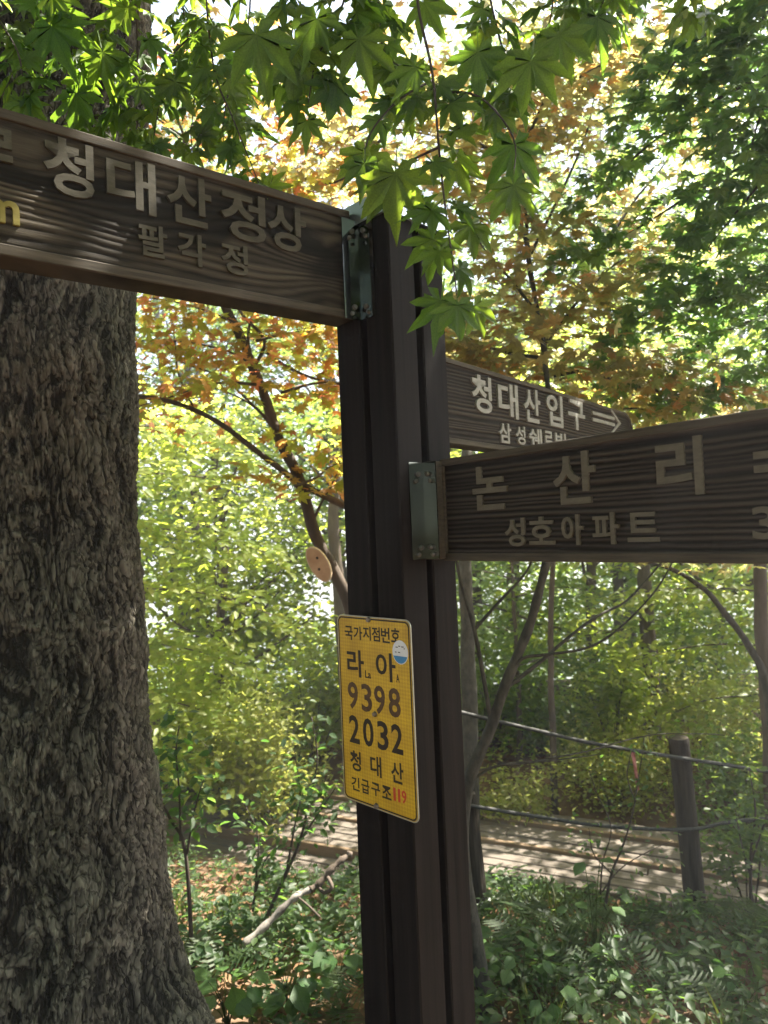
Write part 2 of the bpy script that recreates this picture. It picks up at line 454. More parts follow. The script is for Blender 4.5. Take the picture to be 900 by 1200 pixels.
# ------------------------------------------------------------------ terrain
def gz(x, y):
    x = np.asarray(x, float); y = np.asarray(y, float)
    z = np.where(y < 0, 0.0, -.165 * y)
    z = np.where(y > 5.0, -.825 + .01 * (y - 5), z)
    z = np.where(y > 10.5, -.77 - .30 * (y - 10.5), z)
    z = np.where(y > 130, -36.6, z)
    near = np.clip(1 - (np.hypot(x, y) - 14) / 20, 0, 1)
    rx = x - .74; ry = y - 5.0
    u = rx * .912 - ry * .41; v = rx * .41 + ry * .912
    dip = np.clip((v + .75) / .3, 0, 1) * np.clip((1.9 - v) / .25, 0, 1) * np.clip((5 - np.abs(u - .3)) / .5, 0, 1)
    z = z - .22 * dip
    return z + near * (.10 * (fbm(x * .9 + 40, y * .9 + 40, 3, 3) - .45) + .03 * (fbm(x * 5 + 90, y * 5 + 90, 2, 9) - .4))


def build_ground():
    n = 260
    s = np.linspace(-1, 1, n)
    ax = np.sinh(s * 7.2) / math.sinh(7.2) * 6000
    X, Y = np.meshgrid(ax, ax + 4.0, indexing='xy')
    Z = gz(X, Y)
    V = np.stack([X.ravel(), Y.ravel(), Z.ravel()], 1)
    i = np.arange(n * n).reshape(n, n)
    Fc = np.stack([i[:-1, :-1].ravel(), i[:-1, 1:].ravel(), i[1:, 1:].ravel(), i[1:, :-1].ravel()], 1)
    link('ground', npmesh('ground', V, Fc, True), M['ground'], kind='structure')
    # far wooded ridge beyond the valley
    nx, ny = 160, 24
    xs = np.linspace(-2600, 2600, nx); ys = np.linspace(900, 2400, ny)
    X, Y = np.meshgrid(xs, ys)
    T = (Y - 900) / 1500
    Z = -40 + np.sin(T * math.pi / 2) * (70 + 170 * fbm(X / 500 + 30, X * 0 + 3.3, 4, 21)) * (1 - .2 * T) + 14 * fbm(X / 90 + 30, Y / 90, 3, 5)
    V = np.stack([X.ravel(), Y.ravel(), Z.ravel()], 1)
    i = np.arange(nx * ny).reshape(ny, nx)
    Fc = np.stack([i[:-1, :-1].ravel(), i[:-1, 1:].ravel(), i[1:, 1:].ravel(), i[1:, :-1].ravel()], 1)
    link('hill', npmesh('hill', V, Fc, True), M['hill'], kind='structure')


build_ground()

# ------------------------------------------------------------------ leaf shapes
def maple_template(lobes, detail):
    """star-shaped blade, petiole end at the origin, middle lobe along +Y, unit length"""
    V = [(0, 0, 0)]; rib = [1.0]; Fc = []
    out = []
    n = len(lobes)
    for i, (ang, ln) in enumerate(lobes):
        a = math.radians(ang)
        d = np.array([math.sin(a), math.cos(a)]); q = np.array([math.cos(a), -math.sin(a)])
        wd = .178 * (.5 + .5 * ln)
        def pt(r, s, z): p = d * r * ln + q * s; return (p[0], p[1], z)
        fall = -.16 * ln * ln
        if detail == 2:
            out += [(pt(.52, -wd, .035 + fall * .3), 0), (pt(.60, -wd * .72, .03 + fall * .4), 0), (pt(.78, -wd * .5, .02 + fall * .6), 0), (pt(1, 0, fall), 1),
                    (pt(.78, wd * .5, .02 + fall * .6), 0), (pt(.60, wd * .72, .03 + fall * .4), 0), (pt(.52, wd, .035 + fall * .3), 0)]
        elif detail == 1:
            out += [(pt(.55, -wd, .035 + fall * .3), 0), (pt(1, 0, fall), 1), (pt(.55, wd, .035 + fall * .3), 0)]
        else:
            out += [(pt(1, 0, fall), 1)]
        if i < n - 1:
            a2 = math.radians((ang + lobes[i + 1][0]) / 2); r = (.46 if detail else .42) * (ln + lobes[i + 1][1]) / 2
            out.append(((math.sin(a2) * r, math.cos(a2) * r, .02), 0))
    for p, rb in out: V.append(p); rib.append(rb)
    for i in range(1, len(V) - 1): Fc.append((0, i + 1, i))
    b = len(V)                                    # petiole
    V += [(-.014, 0, 0), (.014, 0, 0), (.01, -.45, .05), (-.01, -.45, .05)]; rib += [1] * 4
    Fc += [(b, b + 1, b + 2), (b, b + 2, b + 3)]
    return np.array(V), np.array(Fc), np.array(rib)


LOB7 = [(-122, .42), (-80, .72), (-40, .92), (0, 1.0), (40, .92), (80, .72), (122, .42)]
LOB5 = [(-95, .55), (-46, .88), (0, 1.0), (46, .88), (95, .55)]
T_HERO = maple_template(LOB7, 2)
T_MAPLE = maple_template(LOB7, 1)
T_SMALL = maple_template(LOB7, 0)
T_OVAL = (np.array([(0, 0, 0), (.24, .35, .05), (.20, .68, .02), (0, 1, -.12), (-.20, .68, .02), (-.24, .35, .05), (0, .5, -.02)]),
          np.array([(0, 1, 6), (1, 2, 6), (2, 3, 6), (3, 4, 6), (4, 5, 6), (5, 0, 6)]), np.array([1, 0, 0, 1, 0, 0, 1.]))
T_HEX = (np.array([(0, 0, 0), (.25, .36, .06), (.19, .70, .02), (0, 1, -.12), (-.19, .70, .02), (-.25, .36, .06)]),
         np.array([(0, 1, 2), (0, 2, 3), (0, 3, 4), (0, 4, 5)]), np.array([1, 0, 0, 1, 0, 0.]))
T_DIAM = (np.array([(0, 0, 0), (.26, .5, .06), (0, 1, -.1), (-.26, .5, .06)]), np.array([(0, 1, 2), (0, 2, 3)]), np.array([1, 0, 1, 0.]))
T_BLADE = (np.array([(-.03, 0, 0), (.03, 0, 0), (.025, .5, .0), (-.025, .5, 0), (0, 1, -.18)]), np.array([(0, 1, 2), (0, 2, 3), (3, 2, 4)]), np.zeros(5))


def unit(v): return v / np.maximum(1e-9, np.linalg.norm(v, axis=-1, keepdims=True))


def frames(n, up=(0, 0, 1.0), ujit=.6, axis=None, ajit=1.0, rng=RNG):
    """n rotation matrices with columns X, Y(leaf axis), Z(normal)"""
    Z = unit(np.asarray(up, float) + ujit * rng.normal(size=(n, 3)))
    A = rng.normal(size=(n, 3)) * ajit + (0 if axis is None else np.asarray(axis, float))
    Y = unit(A - Z * np.sum(A * Z, 1, keepdims=True))
    X = np.cross(Y, Z)
    return np.stack([X, Y, Z], 2)


def scatter_mesh(name, tpl, P, R, sc):
    tv, tf, rib = tpl
    n = len(P); k = len(tv)
    V = np.einsum('nij,kj->nki', R, tv) * np.asarray(sc)[:, None, None] + np.asarray(P)[:, None, :]
    Fc = tf[None] + (np.arange(n) * k)[:, None, None]
    return npmesh(name, V.reshape(-1, 3), Fc.reshape(-1, tf.shape[1]), False, {'rib': np.tile(rib, n)})


def blob(c, r, n, rng=RNG, shell=.0):
    v = unit(rng.normal(size=(n, 3))) * (rng.random((n, 1)) ** (1 / 3) * (1 - shell) + shell)
    return np.asarray(c) + v * np.asarray(r)


# ------------------------------------------------------------------ lettering
GLYPH = {}


def load_glyphs(chars):
    obs = []
    for ch, off in chars:
        cu = bpy.data.curves.new('glyph', 'FONT'); cu.body = ch; cu.size = 1.0; cu.resolution_u = 3; cu.offset = off
        o = bpy.data.objects.new('glyph', cu); COL.objects.link(o); obs.append((ch, off, o, cu))
    bpy.context.view_layer.update()
    dg = bpy.context.evaluated_depsgraph_get()
    for ch, off, o, cu in obs:
        me = bpy.data.meshes.new_from_object(o.evaluated_get(dg))
        V = np.array([v.co[:] for v in me.vertices]); Fc = [tuple(p.vertices) for p in me.polygons]
        lo = V.min(0); hi = V.max(0)
        V2 = (V[:, :2] - lo[:2]) / (hi[:2] - lo[:2])
        # merge doubles, find the outline, extrude
        key = {}; idx = []
        U = []
        for v in V2:
            k = (round(float(v[0]), 5), round(float(v[1]), 5))
            if k not in key: key[k] = len(U); U.append(v)
            idx.append(key[k])
        Fc = [tuple(idx[i] for i in f) for f in Fc]
        Fc = [f for f in Fc if len(set(f)) == len(f)]
        GLYPH[(ch, off)] = (np.array(U), Fc)
        bpy.data.objects.remove(o); bpy.data.meshes.remove(me); bpy.data.curves.remove(cu)


def glyph_mesh(ch, off, u0, u1, v0, v1, y_front, thick, name='letter'):
    U, Fc = GLYPH[(ch, off)]
    n = len(U)
    x = u0 + U[:, 0] * (u1 - u0); z = v0 + U[:, 1] * (v1 - v0)
    V = np.concatenate([np.stack([x, np.full(n, y_front), z], 1), np.stack([x, np.full(n, y_front + thick), z], 1)])
    edges = {}
    for f in Fc:
        for a, b in zip(f, f[1:] + f[:1]): edges[(a, b)] = edges.get((a, b), 0) + 1
    faces = list(Fc)
    for (a, b) in edges:
        if (b, a) not in edges: faces.append((b, a, a + n, b + n))
    return pydata(name, V, faces)


LEFT_TXT = [('청', -.726, -.630, .146, .262), ('대', -.605, -.502, .146, .260), ('산', -.477, -.374, .146, .260), ('정', -.351, -.236, .140, .257), ('상', -.230, -.123, .140, .255)]
LEFT_SM = [('팔', -.543, -.480, .055, .126), ('각', -.457, -.391, .054, .127), ('정', -.354, -.287, .054, .126)]
RIGHT_TXT = [('논', .114, .225, .123, .230), ('산', .359, .465, .123, .234), ('리', .602, .692, .125, .233)]
RIGHT_SM = [('성', .213, .272, .034, .100), ('호', .285, .354, .037, .100), ('아', .375, .429, .035, .101), ('파', .453, .515, .036, .101), ('트', .534, .600, .040, .098), ('3', .773, .815, .041, .097)]
THIRD_TXT = [('청', .128, .251, .111, .232), ('대', .294, .433, .113, .232), ('산', .476, .604, .114, .237), ('입', .659, .799, .117, .241), ('구', .849, 1.015, .122, .243)]
THIRD_SM = [('삼', .290, .372, .024, .092), ('성', .406, .475, .027, .092), ('쉐', .503, .605, .029, .094), ('르', .625, .698, .030, .094), ('빌', .720, .820, .028, .096)]
PLATE_TXT = [('국', -.213, -.181, 1.314, 1.351, 0), ('가', -.177, -.144, 1.316, 1.352, 0), ('지', -.141, -.111, 1.318, 1.354, 0), ('점', -.107, -.077, 1.318, 1.355, 0), ('번', -.073, -.042, 1.317, 1.356, 0), ('호', -.037, -.006, 1.321, 1.357, 0),
             ('라', -.208, -.142, 1.217, 1.289, 0), ('아', -.097, -.026, 1.219, 1.292, 0), ('La', -.139, -.117, 1.219, 1.239, 0), ('A', -.025, -.014, 1.222, 1.242, 0),
             ('9', -.210, -.170, 1.129, 1.202, 1), ('3', -.157, -.117, 1.130, 1.203, 1), ('9', -.108, -.068, 1.131, 1.205, 1), ('8', -.056, -.014, 1.132, 1.206, 1),
             ('2', -.210, -.170, 1.039, 1.113, 0), ('0', -.156, -.116, 1.040, 1.114, 0), ('3', -.102, -.062, 1.041, 1.115, 0), ('2', -.051, -.011, 1.042, 1.116, 0),
             ('청', -.211, -.169, .966, 1.019, 0), ('대', -.133, -.092, .968, 1.021, 0), ('산', -.057, -.014, .968, 1.021, 0),
             ('긴', -.210, -.178, .913, .949, 0), ('급', -.171, -.140, .914, .950, 0), ('구', -.133, -.100, .917, .951, 0), ('조', -.093, -.060, .919, .952, 0),
             ('1', -.052, -.044, .922, .955, 2), ('1', -.036, -.028, .922, .955, 2), ('9', -.023, -.007, .922, .955, 2)]
OFF_S, OFF_P = .022, .020
chars = set((t[0], OFF_S) for t in LEFT_TXT + LEFT_SM + RIGHT_TXT + RIGHT_SM + THIRD_TXT + THIRD_SM) | {('ㄹ', OFF_S), ('m', OFF_S)} | set((t[0], OFF_P) for t in PLATE_TXT)
load_glyphs(sorted(chars))

# ------------------------------------------------------------------ sign post
PN = (.040, 1.715)
PS, PA = .215, .095
base_z = float(gz(.04, 1.87)) - .3
sp = empty('sign_post', (PN[0], PN[1], base_z + .3), math.radians(45), label='dark brown post of four timbers carrying carved wooden direction boards', cat='signpost')
PZ = base_z + .3


def post_box(name, x0, x1, y0, y1, z0, z1, mat, bev=.003, parent=sp):
    m = MB(); m.box(x0, x1, y0, y1, z0 - PZ, z1 - PZ, bev)
    return link(name, m.mesh(name), mat, parent)


for ix in (0, 1):
    for iy in (0, 1):
        x0 = ix * (PS - PA); y0 = iy * (PS - PA)
        j = .002 * (ix - iy)
        post_box('timber', x0, x0 + PA, y0 + j, y0 + PA + j, base_z, 2.418 - .004 * ix, M['post'], .004)
for zc in (.25, 1.0, 1.75, 2.3):                      # packing blocks in the slots
    post_box('packing_block', PA + .0005, PS - PA - .0005, .05, PS - .05, zc - .05, zc + .05, M['post'])
    post_box('packing_block', .05, PA - .001, PA + .0035, PS - PA - .0035, zc - .05, zc + .05, M['post'])
# steel cap
e = .013
m = MB()
z0, z1 = 2.412 - PZ, 2.470 - PZ
a, b = -e, PS + e
m.add([(a, a, z0), (b, a, z0), (b, b, z0), (a, b, z0), (a, a, z1), (b, a, z1), (b, b, z1), (a, b, z1), (PS / 2, PS / 2, z1 + .035)],
      [(0, 1, 5, 4), (1, 2, 6, 5), (2, 3, 7, 6), (3, 0, 4, 7), (4, 5, 8), (5, 6, 8), (6, 7, 8), (7, 4, 8)])
cap = link('cap', m.mesh('cap'), M['cap_steel'], sp, label='folded stainless steel cap on the post top')


def bolt_mesh(r=.006, h=.005, n=10, axis='y'):
    m = MB()
    ring = []
    V = []
    for k in range(n):
        t = 2 * math.pi * k / n
        V.append((r * math.cos(t), 0, r * math.sin(t)))
    for k in range(n):
        t = 2 * math.pi * k / n
        V.append((r * .75 * math.cos(t), -h, r * .75 * math.sin(t)))
    Fc = [tuple(range(n, 2 * n))] + [(k, (k + 1) % n, n + (k + 1) % n, n + k) for k in range(n)]
    m.add(V, Fc)
    me = m.mesh('bolt', False)
    me.materials.append(M['bolt'])
    return me


BOLT = bolt_mesh()
b = link('bolt', BOLT, None, cap); b.location = (.075, -e - .001, (2.443 - PZ)); b.scale = (1.6, 1.6, 1.6)
b = link('bolt', BOLT, None, cap); b.location = (-e - .001, .14, (2.443 - PZ)); b.rotation_euler = (0, 0, -math.pi / 2); b.scale = (1.6, 1.6, 1.6)

SP_INV = sp.matrix_world.inverted()


def place_world(o, parent, mw):
    """give o the world matrix mw under sp or under a direct child of sp"""
    pm = parent.matrix_world if parent is sp else sp.matrix_world @ parent.matrix_basis
    o.parent = parent
    o.matrix_parent_inverse = Matrix.Identity(4)
    o.matrix_basis = pm.inverted() @ mw


def board(origin, U, u0, u1, h, thick, style, mat, rail_mat, rail, label, round_end=0.0, seed=1):
    rz = math.atan2(U[1], U[0])
    mw = Matrix.Translation(Vector(origin)) @ Matrix.Rotation(rz, 4, 'Z')
    # displaced front sheet on a solid board
    du = .006 if style == 'swirl' else .008
    nu = int((u1 - u0) / du) + 1
    nv = int(h / .0022) + 1
    uu = np.linspace(u0, u1, nu); vv = np.linspace(0, h, nv)
    Ug, Vg = np.meshgrid(uu, vv)
    if style == 'swirl':
        f = Vg + .03 * (fbm(Ug * 3 + 20, Vg * 4 + 5, 3, seed) - .45)
        for ku, kv, ss, aa in [(-.77, .19, .055, .05), (-.10, .17, .05, .045), (-.31, .17, .04, -.03), (-.05, .06, .05, -.05), (-.56, .12, .05, .02)]:
            f = f + aa * np.exp(-(((Ug - ku) / (ss * 2.2)) ** 2 + ((Vg - kv) / ss) ** 2))
        ph = f / .019 + 2.2 * fbm(Ug * 2 + 7, Vg * 14 + 3, 2, seed + 4)
        g = .5 + .5 * np.sin(ph * 2 * math.pi)
        g = np.clip(.18 + .85 * g ** .7 * (.35 + .65 * vnoise(Ug * 1.5 + 9, f * 30, seed + 31)) + .5 * (fbm(Ug * 4, f * 25, 3, seed + 40) - .45), 0, 1)
        stain = np.clip((fbm(Ug * 5 + 3, f * 16 + 11, 4, seed + 8) - .44) * 9, 0, 1) * np.clip(.35 + Vg / .16, 0, 1)
        stain = np.clip(stain * .85 + np.clip((.5 - np.abs(Vg - .17) / .07), 0, .6) * fbm(Ug * 9 + 30, Vg * 14, 3, 77) * 2, 0, 1)
        amp = .0022
    else:
        f = Vg + .010 * (fbm(Ug * 2.2 + 20, Vg * 3 + 5, 3, seed) - .45) + .004 * np.sin(Ug * 4 + seed)
        ph = f / .0125 + 1.3 * vnoise(Vg * 0 + 5, f * 40, seed) + .25 * fbm(Ug * 6, Vg * 30, 2, seed + 3)
        g = .5 + .5 * np.sin(ph * 2 * math.pi)
        g = g ** .8 * (.45 + .75 * vnoise(Ug * .8 + 3, f * 55, seed + 9))
        stain = np.clip((fbm(Ug * 4 + 3, Vg * 6 + 11, 4, seed + 8) - .42) * 4, 0, 1)
        amp = .0035
    g = np.clip(g, 0, 1)
    Yd = -amp * g + .0
    # trim the far end to a rounded corner
    Zc = Vg.copy(); Uc = Ug.copy()
    if round_end > 0:
        t = np.clip((Ug - (u1 - round_end)) / round_end, 0, 1)
        top = h - round_end * (1 - np.sqrt(np.clip(1 - t * t, 0, 1)))
        bot = round_end * .55 * (1 - np.sqrt(np.clip(1 - t * t, 0, 1)))
        Zc = bot + (top - bot) * (Vg / h)
    n = nu * nv
    V = [np.stack([Uc.ravel(), Yd.ravel(), Zc.ravel()], 1)]
    i = np.arange(n).reshape(nv, nu)
    Q = [np.stack([i[:-1, :-1].ravel(), i[:-1, 1:].ravel(), i[1:, 1:].ravel(), i[1:, :-1].ravel()], 1)]
    # rim and back
    rim = np.concatenate([i[0, :], i[1:, -1], i[-1, -2::-1], i[-2:0:-1, 0]])
    RV = V[0][rim].copy(); RV[:, 1] = thick
    k = len(rim); j = np.arange(k); j2 = (j + 1) % k
    Q.append(np.stack([rim[j], n + j, n + j2, rim[j2]], 1))
    Vall = np.concatenate([V[0], RV])
    cidx = len(Vall)
    Vall = np.concatenate([Vall, [[(u0 + u1) / 2, thick, h / 2]]])
    Q.append(np.stack([n + j, np.full(k, cidx), np.full(k, cidx), n + j2], 1)[:0])
    back = np.stack([n + j, np.full(k, cidx), n + j2, n + j2], 1)
    Fq = np.concatenate(Q)
    me = bpy.data.meshes.new('sign_board')
    faces = [tuple(q) for q in Fq.tolist()] + [(int(n + a_), cidx, int(n + b_)) for a_, b_ in zip(j, j2)]
    me.from_pydata(Vall.tolist(), [], faces)
    ga = np.concatenate([g.ravel(), np.full(k + 1, .55)]); st = np.concatenate([stain.ravel(), np.full(k + 1, .1)])
    for nm, arr in (('grain', ga), ('stain', st)):
        at_ = me.attributes.new(nm, 'FLOAT', 'POINT'); at_.data.foreach_set('value', arr.astype(np.float32))
    sm = [True] * len(Fq[:(nv - 1) * (nu - 1)]) + [False] * (len(faces) - (nv - 1) * (nu - 1))
    me.polygons.foreach_set('use_smooth', sm)
    o = link('sign_board', me, mat, None, label=label)
    place_world(o, sp, mw)
    # raised rim left standing round the carved field
    yp = -.0075
    def rail_part(P0, P1):
        mm = MB(); mm.box(P0[0], P1[0], yp, .001, P0[1], P1[1], .0018)
        link('border', mm.mesh('border'), rail_mat, o)
    if round_end <= 0:
        rail_part((u0, h - rail), (u1, h + .001)); rail_part((u0, -.001), (u1, rail * 1.1))
        ends = (u1 - rail, u1) if style == 'swirl' else (u0, u0 + rail * .75)
        rail_part((ends[0], rail * 1.1 + .0005), (ends[1], h - rail - .0005))
    else:
        pts_o = []; N_ = 12
        R = round_end
        path = [(u0, h)] + [(u1 - R + R * math.sin(t), h - R + R * math.cos(t)) for t in np.linspace(0, math.pi / 2, N_)] + [(u1, R * .55 + .0)]
        inner = [(p[0] - (rail if q > 1 else 0) * min(1, max(0, (p[0] - (u1 - R)) / R)), p[1] - rail * max(0, 1 - max(0, (p[0] - (u1 - R)) / R))) for q, p in enumerate(path)]
        mm = MB()
        VV = []
        for p in path: VV.append((p[0], yp, p[1]))
        for p in inner: VV.append((p[0], yp, p[1]))
        for p in path: VV.append((p[0], .001, p[1]))
        for p in inner: VV.append((p[0], .001, p[1]))
        L_ = len(path); FF = []
        for q in range(L_ - 1):
            FF.append((q, L_ + q, L_ + q + 1, q + 1)); FF.append((q, q + 1, 2 * L_ + q + 1, 2 * L_ + q)); FF.append((L_ + q, 3 * L_ + q, 3 * L_ + q + 1, L_ + q + 1))
        mm.add(VV, FF)
        link('border', mm.mesh('border'), rail_mat, o)
        rail_part((u0, -.001), (u1 - .04, rail * 1.1))
    return o


def letters(brd, rows, mat, off=OFF_S, proud=.0075, first_y=-.001):
    for ch, a_, b_, c_, d_ in rows:
        me = glyph_mesh(ch, off, a_, b_, c_, d_, -proud, proud + .001)
        link('letter', me, mat, brd)


def arrow(brd, u0, u1, vc, bw, gap, hd, mat, proud=.0075):
    """double-shafted arrow pointing right: two bars and a chevron head"""
    def slab(pts):
        n_ = len(pts)
        V = [(p[0], -proud, p[1]) for p in pts] + [(p[0], .001, p[1]) for p in pts]
        mm = MB(); mm.add(V, [tuple(range(n_))] + [(k, n_ + k, n_ + (k + 1) % n_, (k + 1) % n_) for k in range(n_)])
        link('arrow_stroke', mm.mesh('arrow_stroke'), mat, brd)
    s = 1 if u1 > u0 else -1
    for sg in (1, -1):
        y0 = vc + sg * gap / 2; y1 = y0 + sg * bw
        slab([(u0, y0), (u1 - s * hd * .75, y0), (u1 - s * hd * .75, y1), (u0, y1)] if sg * s < 0 else [(u0, y1), (u1 - s * hd * .75, y1), (u1 - s * hd * .75, y0), (u0, y0)])
        slab([(u1, vc + sg * .0003), (u1 - s * hd, vc + sg * hd * .52), (u1 - s * (hd + bw * 1.6), vc + sg * hd * .52), (u1 - s * bw * 2.0, vc + sg * .0003)])


bl = board((-.072, 1.780, 2.163), (.8, .598), -1.42, .012, .287, .075, 'swirl', M['board_l'], M['rail_l'], .019, 'long weathered board with swirling grain and raised Korean summit lettering')
letters(bl, LEFT_TXT, M['letter_l'])
letters(bl, LEFT_SM, M['letter_l'])
letters(bl, [('ㄹ', -.850, -.780, .183, .247)], M['letter_l'])
letters(bl, [('m', -.832, -.771, .062, .107)], M['letter_m'])
br = board((.156, 1.785, 1.519), (.623, -.782), 0.0, 1.25, .262, .075, 'ridge', M['board_r'], M['rail_r'], .017, 'dark finely ridged board with tan raised lettering, jutting toward the path', seed=5)
letters(br, RIGHT_TXT, M['letter_r'])
letters(br, RIGHT_SM, M['letter_r'])
arrow(br, .781, 1.02, .173, .0125, .011, .06, M['letter_r'])
bt = board((.206, 2.04, 1.857), (.63, .777), -.12, 1.60, .256, .07, 'ridge', M['board_r'], M['rail_r'], .014, 'ridged board with pale lettering and a rounded end, pointing away', round_end=.11, seed=9)
letters(bt, THIRD_TXT, M['letter_t'])
letters(bt, THIRD_SM, M['letter_t'])
arrow(bt, 1.10, 1.43, .197, .014, .014, .10, M['letter_t'])


def bracket(K, dA, dB, z0, z1, la, lb, t=.003):
    """folded steel angle; crease at K, legs along dA and dB, bolts on both legs facing the viewer"""
    dA = Vector((*dA, 0)).normalized(); dB = Vector((*dB, 0)).normalized()
    inn = (dA + dB).normalized()
    K = Vector((*K, 0))
    # inside of the fold is toward the viewer
    m = MB()
    def leg(d, l, other):
        nrm = (other - d * other.dot(d)).normalized()
        P = [K, K + d * l, K + d * l + nrm * t, K + nrm * t + d * t]
        V = [(p.x, p.y, z0) for p in P] + [(p.x, p.y, z1) for p in P]
        m.add(V, [(0, 1, 5, 4), (1, 2, 6, 5), (2, 3, 7, 6), (3, 0, 4, 7), (0, 3, 2, 1), (4, 5, 6, 7)])
        return nrm
    nA = leg(dA, la, dB); nB = leg(dB, lb, dA)
    me = m.mesh('bracket')
    me.materials.append(M['steel'])
    o = bpy.data.objects.new('bracket', me); COL.objects.link(o)
    place_world(o, sp, Matrix.Identity(4))
    o['label'] = 'stainless steel angle bracket with bolts'
    for d, nrm, l in ((dA, nA, la), (dB, nB, lb)):
        for fz in (.12, .88):
            for k, (fx, dz, sc) in enumerate(((.42, 0, 1.25), (.58, -.018, 1.0))):
                p = K + d * l * fx + nrm * (t + .0004); p.z = z0 + (z1 - z0) * fz + dz
                q = link('bolt', BOLT, None, None)
                rot = nrm.to_track_quat('-Y', 'Z').to_matrix().to_4x4()
                place_world(q, o, Matrix.Translation(p) @ rot @ Matrix.Scale(sc, 4))


bracket((-.045 + .006, 1.800 - .0085), (-.8, -.598), (.707, -.707), 2.160, 2.425, .052, .058)
bracket((.106, 1.7795), (.60, -.80), (-.707, -.707), 1.525, 1.775, .052, .056)
# packing block that carries the board end behind the second bracket
m = MB(); m.box(-.040, .008, -.042, .070, .004, .258, .002)
o = link('mounting_block', m.mesh('mounting_block'), M['rail_r'], None)
place_world(o, sp, Matrix.Translation((.156, 1.785, 1.519)) @ Matrix.Rotation(math.atan2(-.782, .623), 4, 'Z'))
m = MB(); m.box(.0125, .050, .004, .070, .006, .281, .002)
o = link('mounting_block', m.mesh('mounting_block'), M['post'], None)
place_world(o, sp, Matrix.Translation((-.072, 1.780, 2.163)) @ Matrix.Rotation(math.atan2(.598, .8), 4, 'Z'))

# ------------------------------------------------------------------ yellow plate
pl = empty('location_plate', (PN[0] - .0085, PN[1] - .0085, 0), math.radians(-45), label='yellow metal emergency location plate with black Korean text, screwed on the dark post', cat='plate')
pl.location.z = .883
pl.matrix_world = Matrix.Translation((PN[0] - .0085, PN[1] - .0085, .883)) @ Matrix.Rotation(math.radians(-45), 4, 'Z')


def round_rect(x0, x1, z0, z1, r, y, n=6):
    P = []
    for cx, cz, a0 in ((x1 - r, z0 + r, -90), (x1 - r, z1 - r, 0), (x0 + r, z1 - r, 90), (x0 + r, z0 + r, 180)):
        for k in range(n + 1):
            t = math.radians(a0 + 90 * k / n)
            P.append((cx + r * math.cos(t), y, cz + r * math.sin(t)))
    return P


def slab_mesh(name, P, t):
    n = len(P)
    V = list(P) + [(p[0], p[1] + t, p[2]) for p in P]
    m = MB(); m.add(V, [tuple(range(n)), tuple(range(2 * n - 1, n - 1, -1))] + [(k, n + k, n + (k + 1) % n, (k + 1) % n) for k in range(n)])
    return m.mesh(name)


def ring_mesh(name, A, B):
    n = len(A); m = MB(); m.add(list(A) + list(B), [(k, (k + 1) % n, n + (k + 1) % n, n + k) for k in range(n)])
    return m.mesh(name)


pz = .883
PU0, PU1, PH = -.243, .031, .497
link('backing', slab_mesh('backing', round_rect(PU0, PU1, 0, PH, .018, .0, 6), .0025), M['plate_back'], pl)
link('face', slab_mesh('face', round_rect(PU0 + .003, PU1 - .003, .003, PH - .003, .016, -.0008, 6), .0005), M['yellow'], pl)
link('border_line', ring_mesh('border_line', round_rect(PU0 + .0045, PU1 - .0045, .0045, PH - .0045, .0145, -.0011, 6), round_rect(PU0 + .0085, PU1 - .0085, .0085, PH - .0085, .012, -.0011, 6)), M['black'], pl)
for ch, a, b, c, d, k in PLATE_TXT:
    link('letter', glyph_mesh(ch, OFF_P, a, b, c - pz, d - pz, -.0012, .0004), (M['black'], M['lit_print'], M['red'])[k], pl)


def ellipse(cx, cz, rx, rz_, y, n=28, a0=0, a1=360):
    return [(cx + rx * math.cos(math.radians(a0 + (a1 - a0) * k / n)), y, cz + rz_ * math.sin(math.radians(a0 + (a1 - a0) * k / n))) for k in range(n + (0 if a1 - a0 == 360 else 1))]


st = link('sticker', slab_mesh('sticker', ellipse(-.0065, 1.298 - pz, .0270, .0300, -.0018), .0005), M['white'], pl, label='round white and blue inspection sticker')
link('sticker_band', slab_mesh('sticker_band', ellipse(-.0065, 1.298 - pz, .0252, .0280, -.0022, 18, 200, 340), .0003), M['blue'], st)
for k, (u, v, l) in enumerate(((-.022, 1.309, .010), (-.012, 1.312, .008), (-.002, 1.311, .010), (.006, 1.307, .005), (-.024, 1.2965, .006), (-.014, 1.2965, .009))):   # tiny unreadable print
    m = MB(); m.box(u, u + l * .8, -.0021, -.0018, v - pz, v - pz + .0022)
    link('print_stroke', m.mesh('print_stroke'), M['black'], st)
for u, v in ((-.1157, 1.3725), (-.1067, 1.1296), (-.1147, .8930)):
    q = link('screw', BOLT, None, pl); q.location = (u, -.0016, v - pz); q.scale = (1.25, 1.2, 1.25)
q = None

# ------------------------------------------------------------------ big furrowed tree
# openings in the canopy through which the sun reaches the near leaves, the boards and the walk
GAPS = [((-.70, 1.95, 2.98), .42), ((-.45, 1.50, 2.33), .09), ((-.27, 1.63, 2.24), .10), ((-.66, 1.36, 2.19), .09), ((-.55, 1.42, 2.44), .06), ((-.9, 2.05, 2.45), .07)]


def in_gap(P):
    hit = np.zeros(len(P), bool)
    sd_ = np.array(SUN_DIR)
    for c, r in GAPS:
        v = P - np.array(c); t = v @ sd_
        hit |= (np.linalg.norm(v - t[:, None] * sd_, axis=1) < r) & (t > .45)
    return hit


